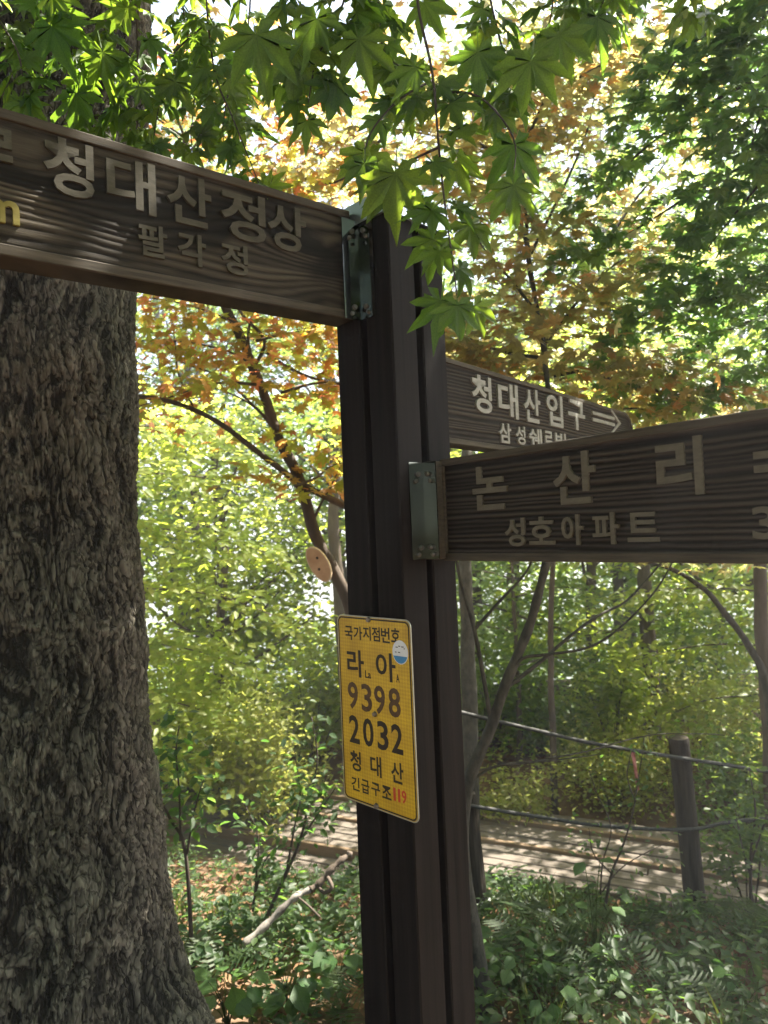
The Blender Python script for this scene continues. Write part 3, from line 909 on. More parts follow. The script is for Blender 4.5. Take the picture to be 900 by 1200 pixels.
def big_tree():
    cx, cy = -1.30, 2.46
    z0 = float(gz(cx, cy)) - .25
    root = empty('old_tree', (cx, cy, z0 + .25), label='massive old tree with deeply furrowed grey bark', cat='tree')
    zs = [-.7, -.3, -.09, .25, .62, .95, 1.7, 2.5, 3.07, 3.5, 4.5, 6.5]
    rs = [.76, .65, .57, .49, .455, .428, .424, .428, .45, .47, .44, .36]
    na, nz_ = 520, 620
    z = np.linspace(z0, 5.2, nz_)
    R0 = np.interp(z, zs, rs)
    ker = np.ones(41) / 41
    R0 = np.convolve(np.pad(R0, 20, 'edge'), ker, 'valid')
    tt = np.linspace(-math.pi, math.pi, na, endpoint=False); th = tt - .62 * np.sin(tt) - 1.05      # finer toward the path
    V = np.zeros((nz_, na, 3)); G = np.zeros((nz_, na))
    for i in range(nz_):
        flare = max(0, 1 - (z[i] - z0) / 1.1)
        for k in range(na):
            c = math.cos(th[k]); s = math.sin(th[k])
            q = Vector((c * .43, s * .43, z[i]))
            wv = Vector((noise.noise(q * 5.0), noise.noise(q * 5.0 + Vector((7, 3, 1))), noise.noise(q * 4.0 + Vector((1, 8, 2)))))
            p = Vector((q.x * 21, q.y * 21, q.z * 5.2)) + wv * 1.5
            rm = min(1.0, noise.ridged_multi_fractal(p, .55, 2.3, 6, .95, 2.0) / 2.2)
            p2 = Vector((q.x * 46, q.y * 46, q.z * 20)) + wv * 5.5
            d2, pp = noise.voronoi(p2)
            c2 = min(1.0, (d2[1] - d2[0]) / .30)
            hp = math.sin(pp[0][0] * 12.9 + pp[0][1] * 78.2 + pp[0][2] * 37.7) * 43758.5; hp -= math.floor(hp)
            f = noise.noise(q * 95) + .6 * noise.noise(q * 190)
            lump = noise.noise(q * 3.3)
            g = .62 * rm + .16 * hp * c2 + .10 * c2 + .15 * f + .10 * lump
            r = R0[i] - .026 + .026 * (rm - .5) + .007 * hp * c2 + .004 * c2 + .005 * f - .010 + .026 * lump + flare * .05 * math.sin(th[k] * 5 + 1.0)
            V[i, k] = (cx + c * r + .05 * max(0, z[i] - 2.6), cy + s * r, z[i])
            G[i, k] = g
    i = np.arange(na * nz_).reshape(nz_, na)
    j = np.roll(i, -1, axis=1)
    Fc = np.stack([i[:-1].ravel(), j[:-1].ravel(), j[1:].ravel(), i[1:].ravel()], 1)
    link('trunk', npmesh('trunk', V.reshape(-1, 3), Fc, False, {'grain': np.clip(G, 0, 1).ravel()}), M['trunk'], root, world=True)
    top = (cx + .13, cy, 5.1)
    cl = []
    specs = [((top, (cx + .3, cy, 6.2), (cx + .5, cy + .2, 7.6)), .40, .2)]
    cl += [(1.4 + .8 * RNG.normal(), 3.05 + .25 * RNG.normal(), 5.7 + .4 * RNG.normal()) for _ in range(9)]  # out-of-view clumps added to keep sun off the trunk
    while len(cl) < 58:
        x = -3.2 + 5.9 * RNG.random(); y = -2.6 + 7.4 * RNG.random()
        if y > min(2.7 + .45 * x, 3.4): continue  # crown cut back so sun reaches the maples behind
        zz = max(5.2, 2.7 + .88 * max(0, y)) + 2.6 * RNG.random() ** 1.4
        cl.append((x, y, zz))
    for k in range(0, 46, 3):
        x, y, zz = cl[k]
        specs.append(((top if k % 2 else (cx + .3, cy, 6.2), ((top[0] + x) / 2, (top[1] + y) / 2, (5.6 + zz) / 2 + .3), (x, y, zz)), .13, .03))
    link('limb', limb_mesh('limb', specs, 8, .05), M['bark_brown'], root, world=True)
    P = np.concatenate([blob(c, (1.15, 1.15, .45), CROWN_N) for c in cl])
    # keep the canopy above the camera's view
    vis = (P[:, 2] - 1.6) / np.maximum(.3, P[:, 1])
    P = P[(vis > .95) & ~in_gap(P) & (P[:, 1] < np.minimum(3.5 + .45 * P[:, 0], 4.0)) & (P[:, 0] < 3.3)]
    n = len(P)
    link('crown', scatter_mesh('crown', T_HEX, P, frames(n, (0, 0, 1), .5), RNG.uniform(.12, .19, n)), M['leaf_mid'], root, world=True, kind='stuff')


CROWN_N = 430
big_tree()


# ------------------------------------------------------------------ maples
def maple(name, label, base, trunk, limbs, r, leaf_sets, leaf_mat_obj, leaf_mat_join, bark, n_obj=300, group=None, tpl=T_MAPLE, hero=None, cat='tree'):
    """leaf_sets: (P, R, size) arrays of leaves; the n_obj that show largest become single leaf parts"""
    root = empty(name, base, label=label, cat=cat, group=group)
    link('trunk', limb_mesh('trunk', [trunk], 12, .015), bark, root, world=True)
    if limbs:
        for lb in limbs:
            link('limb', limb_mesh('limb', lb if isinstance(lb, list) else [lb], 6, .008), bark, root, world=True)
    P = np.concatenate([s[0] for s in leaf_sets]); R = np.concatenate([s[1] for s in leaf_sets]); sz = np.concatenate([s[2] for s in leaf_sets])
    ok = ~in_gap(P) | (P[:, 2] < 3.3)
    P, R, sz = P[ok], R[ok], sz[ok]
    v = P - CAM
    d = v @ FWD; px = 450 + F_PX * (v @ RTV) / d; py = 600 - F_PX * (v @ UPV) / d
    score = np.where((d > .2) & (px > -30) & (px < 930) & (py > -30) & (py < 1230), sz / np.maximum(d, .2), 0)
    order = np.argsort(-score)
    sel = [i for i in order[:n_obj] if score[i] > 0]
    if sel:
        tv, tf, rib = hero or tpl
        mes = []
        for q in range(8):                      # bent shapes shared by the single leaves
            tw = tv.copy()
            vr_ = np.random.default_rng(900 + q)
            tw[:, :2] *= (1 + .07 * vr_.normal(size=(len(tw), 1)))
            tw[:, 0] *= vr_.uniform(.85, 1.1)
            tw[:, 2] += vr_.normal() * .22 * tw[:, 0] * tw[:, 1] - vr_.uniform(-.1, .45) * tw[:, 0] ** 2 - vr_.uniform(-.15, .45) * np.maximum(0, tw[:, 1]) ** 2 + .03 * vr_.normal(size=len(tw))
            me = npmesh('leaf', tw, tf, False, {'rib': rib}); me.materials.append(leaf_mat_obj); mes.append(me)
        for i in sel:
            o = bpy.data.objects.new('leaf', mes[i % 8]); COL.objects.link(o); o.parent = root
            mt = Matrix([list(R[i][r_] * sz[i]) + [P[i][r_] - base[r_]] for r_ in range(3)] + [[0, 0, 0, 1]])
            o.matrix_basis = mt
    rest = np.ones(len(P), bool); rest[sel] = False
    if rest.sum():
        link('foliage', scatter_mesh('foliage', tpl, P[rest], R[rest], sz[rest]), leaf_mat_join, root, world=True, kind='stuff')
    return root


def px_blobs(n, x0, x1, y0, y1, d0, d1, rng=RNG):
    out = []
    for _ in range(n):
        out.append(at(rng.uniform(x0, x1), rng.uniform(y0, y1), rng.uniform(d0, d1)))
    return out


def spray(c, direction, n, length, width, size, rng=RNG, tilt=.35):
    """flat layered maple spray: leaves lie along a drooping twig"""
    d = unit(np.asarray(direction, float)); side = unit(np.cross(d, (0, 0, 1.0)))
    t = rng.random(n) ** .8
    s = rng.normal(size=n) * .5 * (1.05 - .6 * t)
    P = np.asarray(c) + d * (t * length)[:, None] + side * (s * width)[:, None] + np.array([0, 0, 1.0]) * (-.12 * length * t ** 2 + rng.normal(size=n) * .035 * length)[:, None]
    R = frames(n, (0, -.5, 1), tilt, d * 1.2 + np.array([0, 0, -.5]), .7, rng)
    return P, R, rng.uniform(.75, 1.15, n) * size


# -- near green maple whose twigs hang over the boards
TW = [  # pixel polylines, depth
    ([(487, -90), (487, 0), (505, 90), (513, 170), (521, 250), (535, 345)], 1.36),
    ([(505, 95), (470, 115), (440, 150), (428, 180)], 1.40),
    ([(511, 110), (560, 115), (600, 160), (602, 205)], 1.32),
    ([(513, 175), (480, 190), (463, 205)], 1.33),
    ([(232, -90), (250, 70), (275, 140), (305, 220)], 1.75),
    ([(165, -90), (160, 60), (162, 150)], 1.80),
    ([(150, -90), (158, 90), (100, 145)], 1.75),
    ([(40, -90), (60, 20), (90, 80)], 1.65),
    ([(-60, -90), (-10, 10), (20, 60), (30, 110)], 1.6),
    ([(330, -90), (345, 10), (330, 90)], 1.5),
    ([(420, -90), (400, 10), (370, 70), (360, 130)], 1.5),
    ([(560, -90), (575, 0), (590, 70), (585, 110)], 1.4),
    ([(640, -90), (650, -10), (640, 50)], 1.35),
    ([(720, -90), (715, -20), (700, 20)], 1.35),
    ([(250, 20), (205, 60), (190, 110), (180, 160)], 1.85),
    ([(110, -90), (120, 20), (130, 70)], 2.0),
    ([(290, -90), (290, 30), (270, 100), (262, 160)], 2.0),
    ([(-150, -60), (-120, 40), (-80, 90)], 1.6),
    ([(200, -90), (215, 20), (230, 90), (225, 170)], 1.95),
    ([(820, -90), (830, -40), (815, 10)], 1.5),
    ([(60, -60), (20, 20), (-20, 40)], 2.1),
    ([(380, -90), (440, -10), (450, 60), (470, 80)], 1.6),
]


def near_maple():
    rng = np.random.default_rng(5)
    base = np.array((2.1, -.2, float(gz(2.1, -.2))))
    trunk = ((base - np.array((0, 0, .2)), (2.05, -.15, 1.2), (1.85, .1, 2.4), (1.5, .4, 3.2), (1.1, .75, 3.55)), .13, .06)
    main = [(1.1, .75, 3.55), (.6, 1.0, 3.42), (0, 1.25, 3.35), (-.6, 1.5, 3.35), (-1.2, 1.7, 3.4)]
    limbs = [(main, .06, .018)]
    mp = [np.array(p) for p in smooth_path(main, 6)]
    Ps, Rs, Sz = [], [], []
    for ti, (pts, d) in enumerate(TW):
        d0 = d * 1.0
        W = [at(x, y, d0 + .10 * (i - 1) * (1 if k % 2 else -.3)) for i, (x, y) in enumerate(pts) for k in (len(pts),)]
        sub = pts[0][1] >= 0
        if not sub:
            q = min(mp, key=lambda p: np.linalg.norm(p - W[0]))
            path = [q, (q + W[0]) / 2 + np.array((0, 0, .05))] + W
        else:
            path = W
        limbs.append((path, .0042 if not sub else .0026, .0014))
        spth = smooth_path(W, 6)
        L = 0
        step = .038
        nxt = 0.0
        side = 1
        for a_, b_ in zip(spth[:-1], spth[1:]):
            L += (b_ - a_).length
            if L >= nxt:
                nxt += step * rng.uniform(.7, 1.3)
                for sgn in (1, -1):
                    if rng.random() < (.62 if ti < 4 else .14): continue
                    ang = sgn * rng.uniform(25, 85)
                    A = math.sin(math.radians(ang)) * np.array([1., 0, 0]) - math.cos(math.radians(ang)) * np.array([0, 0, 1.]) + np.array([0, rng.normal() * .35, 0])
                    sz = rng.uniform(.050, .078)
                    nrm = np.array([rng.normal() * .45, -1.0 + rng.normal() * .35, .75 + rng.normal() * .4])
                    A = A / np.linalg.norm(A); Z = unit(nrm - A * (nrm @ A)); X = np.cross(A, Z)
                    Ps.append(np.array(b_) + A * sz * .45); Rs.append(np.stack([X, A, Z], 1)); Sz.append(sz)
        # terminal leaf
        A = unit(np.array(spth[-1] - spth[-3]) + np.array([0, 0, -.03])); nrm = np.array([.1, -1, .6]); Z = unit(nrm - A * (nrm @ A))
        Ps.append(np.array(spth[-1]) + A * .02); Rs.append(np.stack([np.cross(A, Z), A, Z], 1)); Sz.append(.07)
    hand = [(463, 203, 72, -8, 1.30), (455, 215, 62, 14, 1.38), (507, 280, 50, -6, 1.36), (517, 352, 56, -8, 1.36), (552, 262, 46, 8, 1.40), (556, 358, 42, 24, 1.42),
            (602, 168, 66, 0, 1.30), (598, 220, 52, 6, 1.34), (430, 178, 52, -12, 1.42), (392, 98, 50, -10, 1.45), (470, 108, 48, 20, 1.4), (560, 60, 60, 0, 1.32),
            (622, 70, 66, -14, 1.28), (655, 40, 60, 20, 1.30), (700, 18, 56, 14, 1.32), (590, 115, 50, -30, 1.36), (420, 45, 56, 12, 1.42), (345, 60, 70, -5, 1.45), (300, 40, 70, 10, 1.3),
            (370, 20, 60, -20, 1.4), (535, 190, 44, 22, 1.40), (490, 240, 36, 30, 1.42), (120, 60, 55, 10, 1.7), (205, 95, 48, -10, 1.8), (60, 30, 60, 20, 1.6), (90, 110, 52, -15, 1.7)]
    for x, y, s, ang, d in hand:
        c = at(x, y, d); a = math.radians(ang)
        A = unit(np.array([math.sin(a), .12 * rng.normal(), -math.cos(a)])); nrm = np.array([.2 * rng.normal(), -1, .45 + .2 * rng.normal()]); Z = unit(nrm - A * (nrm @ A))
        Ps.append(c); Rs.append(np.stack([np.cross(A, Z), A, Z], 1)); Sz.append(s / F_PX * d * .98)
    sets = [(np.array(Ps), np.array(Rs), np.array(Sz))]
    # more leaves of the same limb above the view
    for k in range(40):
        c = np.array(mp[int(rng.integers(0, len(mp)))]) + rng.normal(size=3) * np.array((.35, .35, .12)) + np.array((0, 0, .35))
        sets.append(spray(c, rng.normal(size=3) * np.array((1, 1, .1)), 34, .55, .4, .065, rng))
    return maple('green_maple', 'green maple with large backlit leaves hanging over the boards', base, trunk, limbs, .1, sets, M['maple_green'], M['maple_green_i'], M['twig'], 300, hero=T_HERO)


near_maple()


def right_maple():
    rng = np.random.default_rng(17)
    base = np.array((3.5, 3.3, float(gz(3.5, 3.3))))
    trunk = ((base - np.array((0, 0, .2)), (3.4, 3.3, 1.0), (3.15, 3.2, 2.4), (2.9, 3.1, 3.6), (2.6, 3.0, 4.6)), .15, .07)
    limbs = []
    sets = []
    # long layered boughs reaching left through the upper right of the view
    bough = [((960, 60), (850, 110), (760, 170), (700, 230), 3.0), ((960, 160), (860, 200), (760, 260), (690, 300), 3.0), ((980, 240), (870, 300), (780, 350), (720, 400), 3.2),
             ((980, 330), (880, 375), (790, 420), (745, 455), 3.4), ((940, -40), (860, 20), (800, 60), (770, 110), 2.8), ((1000, 120), (930, 170), (870, 240), (830, 290), 2.7),
             ((1000, -80), (930, -20), (880, 40), (850, 90), 2.6), ((1000, 400), (930, 420), (860, 440), (800, 470), 3.3), ((1000, 20), (950, 60), (900, 120), (880, 180), 2.5),
             ((960, 280), (900, 320), (840, 350), (790, 360), 2.9), ((1080, 200), (1000, 260), (960, 330), (930, 380), 2.8), ((900, -120), (800, -70), (740, -40), (700, -10), 2.9),
             ((1080, -60), (1020, 0), (980, 80), (960, 150), 2.5)]
    for b in bough:
        d = b[-1]
        W = [at(x, y, d + .12 * i) for i, (x, y) in enumerate(b[:-1])]
        st_ = np.array((3.05, 3.15, 2.6)) if W[0][2] < 3.2 else np.array((2.75, 3.05, 3.9))
        limbs.append(([st_, (st_ + W[0]) / 2 + np.array((0, 0, .1))] + W, .016, .003))
        sp_ = [np.array(q) for q in smooth_path(W, 6)]
        for k in range(len(sp_) - 2):
            dr = sp_[k + 2] - sp_[k]
            for q in range(2):
                dv = unit(dr) + rng.normal(size=3) * np.array((.7, .7, .15))
                sets.append(spray(sp_[k], dv, 9, .34, .28, .062, rng, .5))
    for k in range(24):     # out of view, shading the post
        c = np.array((rng.uniform(1.2, 5.0), rng.uniform(1.2, 4.6), 0)); c[2] = max(3.9, 2.3 + .85 * c[1]) + 1.6 * rng.random()
        if c[1] > 3.0: continue
        sets.append(spray(c, rng.normal(size=3) * np.array((1, 1, .1)), 60, .9, .8, .06, rng))
        if k % 4 == 0: limbs.append(([(2.65, 3.0, 4.4), (np.array((2.65, 3.0, 4.5)) + c) / 2, c], .02, .004))
    return maple('dark_maple', 'dense dark green maple with small layered leaves beside the path', base, trunk, limbs, .1, sets, M['maple_dark'], M['maple_dark_i'], M['twig'], 300)


right_maple()


def leafy_boughs(rng, boughs, per, n, length, width, size, tilt=.3, jit=(.8, .8, .18)):
    sets = []; W_ = []
    for b in boughs:
        d = b[-1]
        W = [at(x, y, d + .1 * i) for i, (x, y) in enumerate(b[:-1])]
        W_.append(W)
        sp_ = [np.array(q) for q in smooth_path(W, 5)]
        for k in range(len(sp_) - 2):
            dr = sp_[k + 2] - sp_[k]
            for q in range(per):
                dv = unit(dr) + rng.normal(size=3) * np.array(jit)
                sets.append(spray(sp_[k] + rng.normal(size=3) * .06, dv, n, length, width, size, rng, tilt))
    return sets, W_


def pxp(pts, d, dd=0.0):
    return [at(x, y, d + dd * i) for i, (x, y) in enumerate(pts)]


def grey_tree():
    """forked grey small tree just behind the post, bronze leaves above"""
    rng = np.random.default_rng(23)
    d = 2.95
    b = at(578, 1240, d); b[2] = gz(b[0], b[1])
    tr = [b - np.array((0, 0, .15)), at(572, 1180, d), at(553, 1080, d), at(543, 980, d), at(552, 912, d), at(575, 850, d), at(603, 775, d), at(626, 715, d), at(640, 655, d), at(655, 560, d + .1), at(640, 430, d + .3), at(620, 300, d + .5), at(610, 180, d + .7)]
    limbs = [(pxp([(575, 848), (567, 800), (556, 735), (545, 700), (537, 668), (525, 600), (500, 500)], d), .011, .004),
             (pxp([(556, 737), (585, 705), (612, 675), (625, 650), (660, 560)], d), .008, .003),
             (pxp([(598, 790), (612, 772), (640, 767), (690, 757), (730, 732), (770, 690), (800, 640)], d, -.02), .009, .003),
             (pxp([(592, 808), (630, 778), (660, 752), (700, 722), (735, 703), (775, 660), (820, 600)], d, .03), .010, .003),
             (pxp([(550, 918), (580, 898), (620, 893), (680, 882), (730, 868), (780, 860), (850, 862)], d, .02), .006, .002),
             (pxp([(556, 905), (600, 893), (640, 892), (700, 884)], d, .02), .004, .002)]
    boughs = [((640, 380), (600, 330), (560, 280), (540, 230), 3.2), ((640, 400), (680, 350), (720, 310), (760, 290), 3.3), ((620, 300), (600, 220), (590, 150), (580, 90), 3.5),
              ((620, 300), (660, 220), (690, 150), (700, 80), 3.6), ((640, 420), (580, 410), (540, 390), (520, 360), 3.3), ((650, 440), (700, 430), (740, 430), (780, 440), 3.5),
              ((610, 200), (540, 150), (500, 90), (480, 30), 3.7), ((610, 200), (560, 170), (450, 150), (400, 170), 3.7), ((650, 460), (600, 450), (560, 440), (530, 430), 3.4),
              ((700, 300), (740, 240), (780, 190), (800, 150), 3.8), ((610, 180), (640, 110), (650, 50), (650, -20), 3.6), ((680, 90), (720, 70), (760, 60), (800, 60), 3.7),
              ((450, 160), (400, 210), (360, 210), (330, 190), 3.9), ((700, 440), (780, 460), (840, 460), (900, 470), 3.6), ((560, 470), (700, 480), (760, 480), (830, 500), 3.6)]
    # leave the bright sky opening that the boughs part around
    sets, W_ = leafy_boughs(rng, boughs, 2, 13, .42, .38, .063, .5)
    P = np.concatenate([s[0] for s in sets]); R = np.concatenate([s[1] for s in sets]); sz = np.concatenate([s[2] for s in sets])
    gap = np.linalg.norm((P - at(675, 195, 3.5)) / np.array((.30, .9, .15)), axis=1) > 1
    limbs += [(W, .010, .002) for W in W_]
    return maple('bronze_maple', 'slender forked grey maple with bronze and orange leaves behind the post', b, (tr, .036, .009), limbs, .1, [(P[gap], R[gap], sz[gap])], M['maple_bronze'], M['maple_bronze'], M['bark_grey'], 0, tpl=T_MAPLE)


grey_tree()


def left_maple():
    rng = np.random.default_rng(29)
    d = 3.9
    b = at(450, 1120, d); b[2] = gz(b[0], b[1])
    tr = [b - np.array((0, 0, .15)), at(445, 980, d), at(432, 820, d), at(412, 715, d), at(395, 675, d), at(366, 620, d), at(348, 560, d), at(322, 500, d), at(295, 430, d), at(272, 375, d), at(258, 345, d), at(235, 260, d + .1), at(215, 160, d + .2)]
    limbs = [(pxp([(425, 605), (395, 588), (348, 565), (310, 535), (270, 505), (228, 481), (190, 468), (140, 461), (80, 440)], d, -.03), .024, .010),
             (pxp([(296, 432), (310, 400), (285, 370), (268, 340)], d), .012, .006), (pxp([(300, 440), (290, 395), (300, 355), (310, 320)], d), .010, .005),
             (pxp([(312, 412), (335, 428), (365, 442), (395, 450), (440, 455)], d), .011, .005), (pxp([(366, 610), (375, 590), (390, 565), (400, 545)], d), .009, .003),
             (pxp([(318, 495), (290, 470), (255, 440), (215, 425), (190, 400), (165, 380)], d), .007, .002), (pxp([(228, 481), (210, 440), (205, 400), (195, 350)], d), .006, .002),
             (pxp([(322, 505), (300, 480), (270, 462), (240, 455), (190, 475), (150, 490)], d), .006, .002)]
    boughs = [((300, 430), (260, 410), (210, 400), (150, 400), 3.7), ((300, 400), (340, 390), (380, 390), (420, 400), 3.8), ((280, 380), (230, 360), (180, 350), (120, 350), 3.8),
              ((270, 350), (320, 350), (370, 350), (420, 350), 3.9), ((300, 450), (250, 450), (200, 465), (150, 480), 3.6), ((330, 460), (370, 450), (400, 450), (430, 460), 3.7),
              ((235, 260), (180, 250), (120, 240), (60, 240), 3.9), ((240, 270), (300, 250), (350, 230), (400, 210), 4.0), ((220, 180), (260, 140), (320, 120), (380, 130), 4.1),
              ((220, 170), (200, 100), (240, 60), (300, 40), 4.2), ((215, 160), (150, 120), (90, 110), (30, 100), 4.2), ((345, 570), (370, 560), (390, 545), (420, 540), 3.6), ((235, 240), (300, 190), (340, 160), (420, 130), 4.2)]
    sets, W_ = leafy_boughs(rng, boughs, 2, 9, .42, .38, .060, .5)
    limbs += [(W, .009, .002) for W in W_]
    return maple('orange_maple', 'young maple with orange and yellow-green leaves and a bent leaning trunk', b, (tr, .046, .018), limbs, .1, sets, M['maple_orange'], M['maple_orange'], M['bark_brown'], 0, tpl=T_MAPLE)


left_maple()

# wooden slice tied to the bent trunk
c = at(374, 661, 3.80)
ds = empty('wood_slice', c, label='pale oval wood slice with two dark dots fixed to a leaning trunk', cat='wood disc')
m = MB(); n = 26
A = unit(RTV * .5 - UPV * .86); B = unit(np.cross(FWD, A) * .85 + FWD * .25); Nn = unit(np.cross(A, B)); Nn = Nn if Nn @ FWD < 0 else -Nn
V = [];
for off, sc in ((-.009, .97), (.007, 1.0), (.009, .96)):
    for k in range(n):
        t = 2 * math.pi * k / n
        V.append(A * .108 * math.cos(t) * sc * (1 + .03 * math.sin(3 * t)) + B * .056 * math.sin(t) * sc + Nn * off)
Fc = [tuple(range(2 * n, 3 * n)), tuple(range(n - 1, -1, -1))] + [(j * n + k, j * n + (k + 1) % n, (j + 1) * n + (k + 1) % n, (j + 1) * n + k) for j in (0, 1) for k in range(n)]
m.add(V, Fc); link('disc', m.mesh('disc'), M['slice'], ds)
m = MB(); V = []
for off, sc in ((-.0085, 1.015), (.0095, 1.015), (.0098, .93)):
    for k in range(n):
        t = 2 * math.pi * k / n
        V.append(A * .108 * math.cos(t) * sc * (1 + .03 * math.sin(3 * t)) + B * .056 * math.sin(t) * sc + Nn * off)
m.add(V, [(j * n + k, j * n + (k + 1) % n, (j + 1) * n + (k + 1) % n, (j + 1) * n + k) for j in (0, 1) for k in range(n)])
link('bark_rim', m.mesh('bark_rim'), rough_mat('pale_bark_rim', (.5, .38, .26), (.7, .55, .4), 20, (1, 1, 1), .8, .3, .002), ds)
for sgn in (-1, 1):
    m = MB(); p = A * (.03 * sgn - .005) + B * (.012 * sgn)
    m.add([p + Nn * .0105 + A * .008 * math.cos(t) + B * .008 * math.sin(t) for t in np.linspace(0, 2 * math.pi, 10, endpoint=False)] + [p + Nn * .008 + A * .008 * math.cos(t) + B * .008 * math.sin(t) for t in np.linspace(0, 2 * math.pi, 10, endpoint=False)],
          [tuple(range(10))] + [(k, (k + 1) % 10, 10 + (k + 1) % 10, 10 + k) for k in range(10)])
    link('dot', m.mesh('dot'), M['twig'], ds)

# ------------------------------------------------------------------ background wood
def wood_tree(x, y, h, crown_r, nleaf, mat, size, seed, label, bark='bark_brown', tr=.11, low=.35, lean=0.0, name='forest_tree', nclump=26, tpl=T_HEX):
    rng = np.random.default_rng(seed)
    z0 = float(gz(x, y))
    root = empty(name, (x, y, z0), label=label, cat='tree', group='trees of the wood beyond the boardwalk')
    top = np.array((x + lean * h, y, z0 + h * .85))
    tpts = [np.array((x, y, z0 - .15)), np.array((x + lean * h * .25 + rng.normal() * .06, y + rng.normal() * .06, z0 + h * .3)), np.array((x + lean * h * .6 + rng.normal() * .1, y + rng.normal() * .1, z0 + h * .6)), top]
    link('trunk', limb_mesh('trunk', [(tpts, tr, tr * .3)], 10, .04), M[bark], root, world=True)
    cl = []
    for k in range(nclump):
        f = low + (1 - low) * rng.random() ** .9
        a = rng.random() * 2 * math.pi
        prof = math.sin(math.pi * min(1, .12 + .85 * (f - low) / (1 - low))) ** .6
        rr = crown_r * prof * (.45 + .55 * rng.random())
        cl.append(np.array((x + lean * h * f + math.cos(a) * rr, y + math.sin(a) * rr, z0 + h * f)))
    specs = []
    for c in cl[::2]:
        f = min(.95, max(.2, (c[2] - z0) / h - .12)); s0 = np.array((x + lean * h * f, y, z0 + h * .85 * f))
        specs.append(((s0, (s0 + c) / 2 + np.array((0, 0, -.05)), c), tr * .35, .008))
    link('limb', limb_mesh('limb', specs, 5, .04), M[bark], root, world=True)
    per = max(1, nleaf // nclump)
    P = np.concatenate([blob(c, (crown_r * .42, crown_r * .42, crown_r * .17), per, rng) for c in cl])
    n = len(P)
    link('crown', scatter_mesh('crown', tpl, P, frames(n, (0, 0, 1), .45, None, 1, rng), rng.uniform(.7, 1.2, n) * size), M[mat], root, world=True, kind='stuff')


WT = [  # x, y, h, r, leaves, mat, size, label
    (-3.6, 7.4, 4.6, 1.6, 6000, 'leaf_bright', .115, 'low sunlit yellow-green tree close behind the old trunk'),
    (-1.9, 8.0, 4.2, 1.4, 6000, 'leaf_bright', .115, 'small sunlit tree with layered pale leaves behind the orange maple'),
    (-5.6, 8.4, 6.0, 1.9, 4500, 'leaf_mid', .12, 'mid green tree screened by the old trunk'),
    (-2.9, 10.5, 7.0, 2.2, 6500, 'leaf_deep', .13, 'deep green tree behind the small sunlit layered tree'),
    (-.7, 9.8, 6.5, 2.0, 6000, 'leaf_mid', .12, 'mid green tree rising behind the sign post'),
    (1.2, 9.3, 5.4, 1.6, 6000, 'leaf_mid', .11, 'green tree with low branches behind the forked grey maple'),
    (2.6, 8.9, 5.6, 1.9, 6500, 'leaf_bright', .11, 'bright green tree above the pale bushes by the fence'),
    (1.9, 11.0, 11.0, 2.7, 9500, 'leaf_deep', .13, 'tall deep green tree showing between the two far boards'),
    (4.6, 9.8, 6.6, 2.2, 6500, 'leaf_mid', .12, 'broad green tree behind the arching grey trunk'),
    (6.2, 8.6, 6.8, 2.2, 5500, 'leaf_bright', .12, 'bright green tree past the end of the rope fence'),
    (4.2, 12.6, 11.0, 3.0, 8000, 'leaf_mid', .14, 'tall mid green tree seen under the dark maple boughs'),
    (7.6, 12.0, 12.5, 3.0, 7000, 'leaf_mid', .14, 'tall green tree beyond the dark maple'),
    (-6.8, 12.5, 9.0, 2.8, 4800, 'leaf_mid', .14, 'tall green tree far behind the old trunk'),
    (-4.2, 14.0, 12.5, 3.0, 8000, 'leaf_deep', .15, 'tall deep green tree at the brow behind the orange leaves'),
    (-1.0, 14.5, 13.5, 3.2, 8000, 'leaf_mid', .15, 'tall mid green tree at the brow in line with the post'),
    (5.6, 16.0, 16.5, 3.8, 8500, 'leaf_deep', .16, 'very tall deep green tree at the brow over the pale bushes'),
    (9.4, 9.8, 8.0, 2.6, 4200, 'leaf_mid', .13, 'green tree beyond the last fence post'),
    (-8.2, 9.0, 8.0, 2.4, 4000, 'leaf_mid', .13, 'green tree out beyond the old tree'),
    (1.2, 17.5, 16.0, 3.8, 8000, 'leaf_deep', .17, 'tallest deep green tree at the brow behind the bronze leaves'),
    (9.5, 17.0, 13.0, 3.6, 4200, 'leaf_mid', .17, 'very tall green tree beyond the dark maple and the fence'),
    (-4.8, -3.5, 7.0, 2.6, 3500, 'leaf_deep', .20, 'unseen dark green tree added for shade on the uphill side facing the old tree'),  # unseen trees round the viewpoint, added to cut sky light on the post
    (-1.2, -4.8, 7.5, 2.8, 3800, 'leaf_deep', .20, 'unseen dark green tree added for shade on the uphill side facing the yellow plate'),
    (2.6, -4.2, 7.0, 2.6, 3500, 'leaf_deep', .20, 'unseen dark green tree added for shade on the uphill side facing the ridged board'),
    (5.8, -1.5, 7.0, 2.5, 3500, 'leaf_deep', .20, 'unseen dark green tree added for shade on the uphill side past the near maple'),
    (-5.2, .8, 7.0, 2.5, 3500, 'leaf_deep', .20, 'unseen dark green tree added for shade level with the long board'),
    (5.6, 5.5, 7.4, 1.9, 10000, 'leaf_mid', .13, 'unseen green tree standing over the fence beyond the dark maple'),  # out of view, placed and thickened to shade the undergrowth
]
for i, (x, y, h, r, nl, mt, sz, lb) in enumerate(WT):
    wood_tree(x, y, h, r, int(nl * .8), mt, sz, 100 + i, lb, tr=.05 + .006 * h, low=.12 if h < 6 else (.12 if y < 0 else .20), lean=RNG.normal() * .03, nclump=30 + int(h * 1.5))
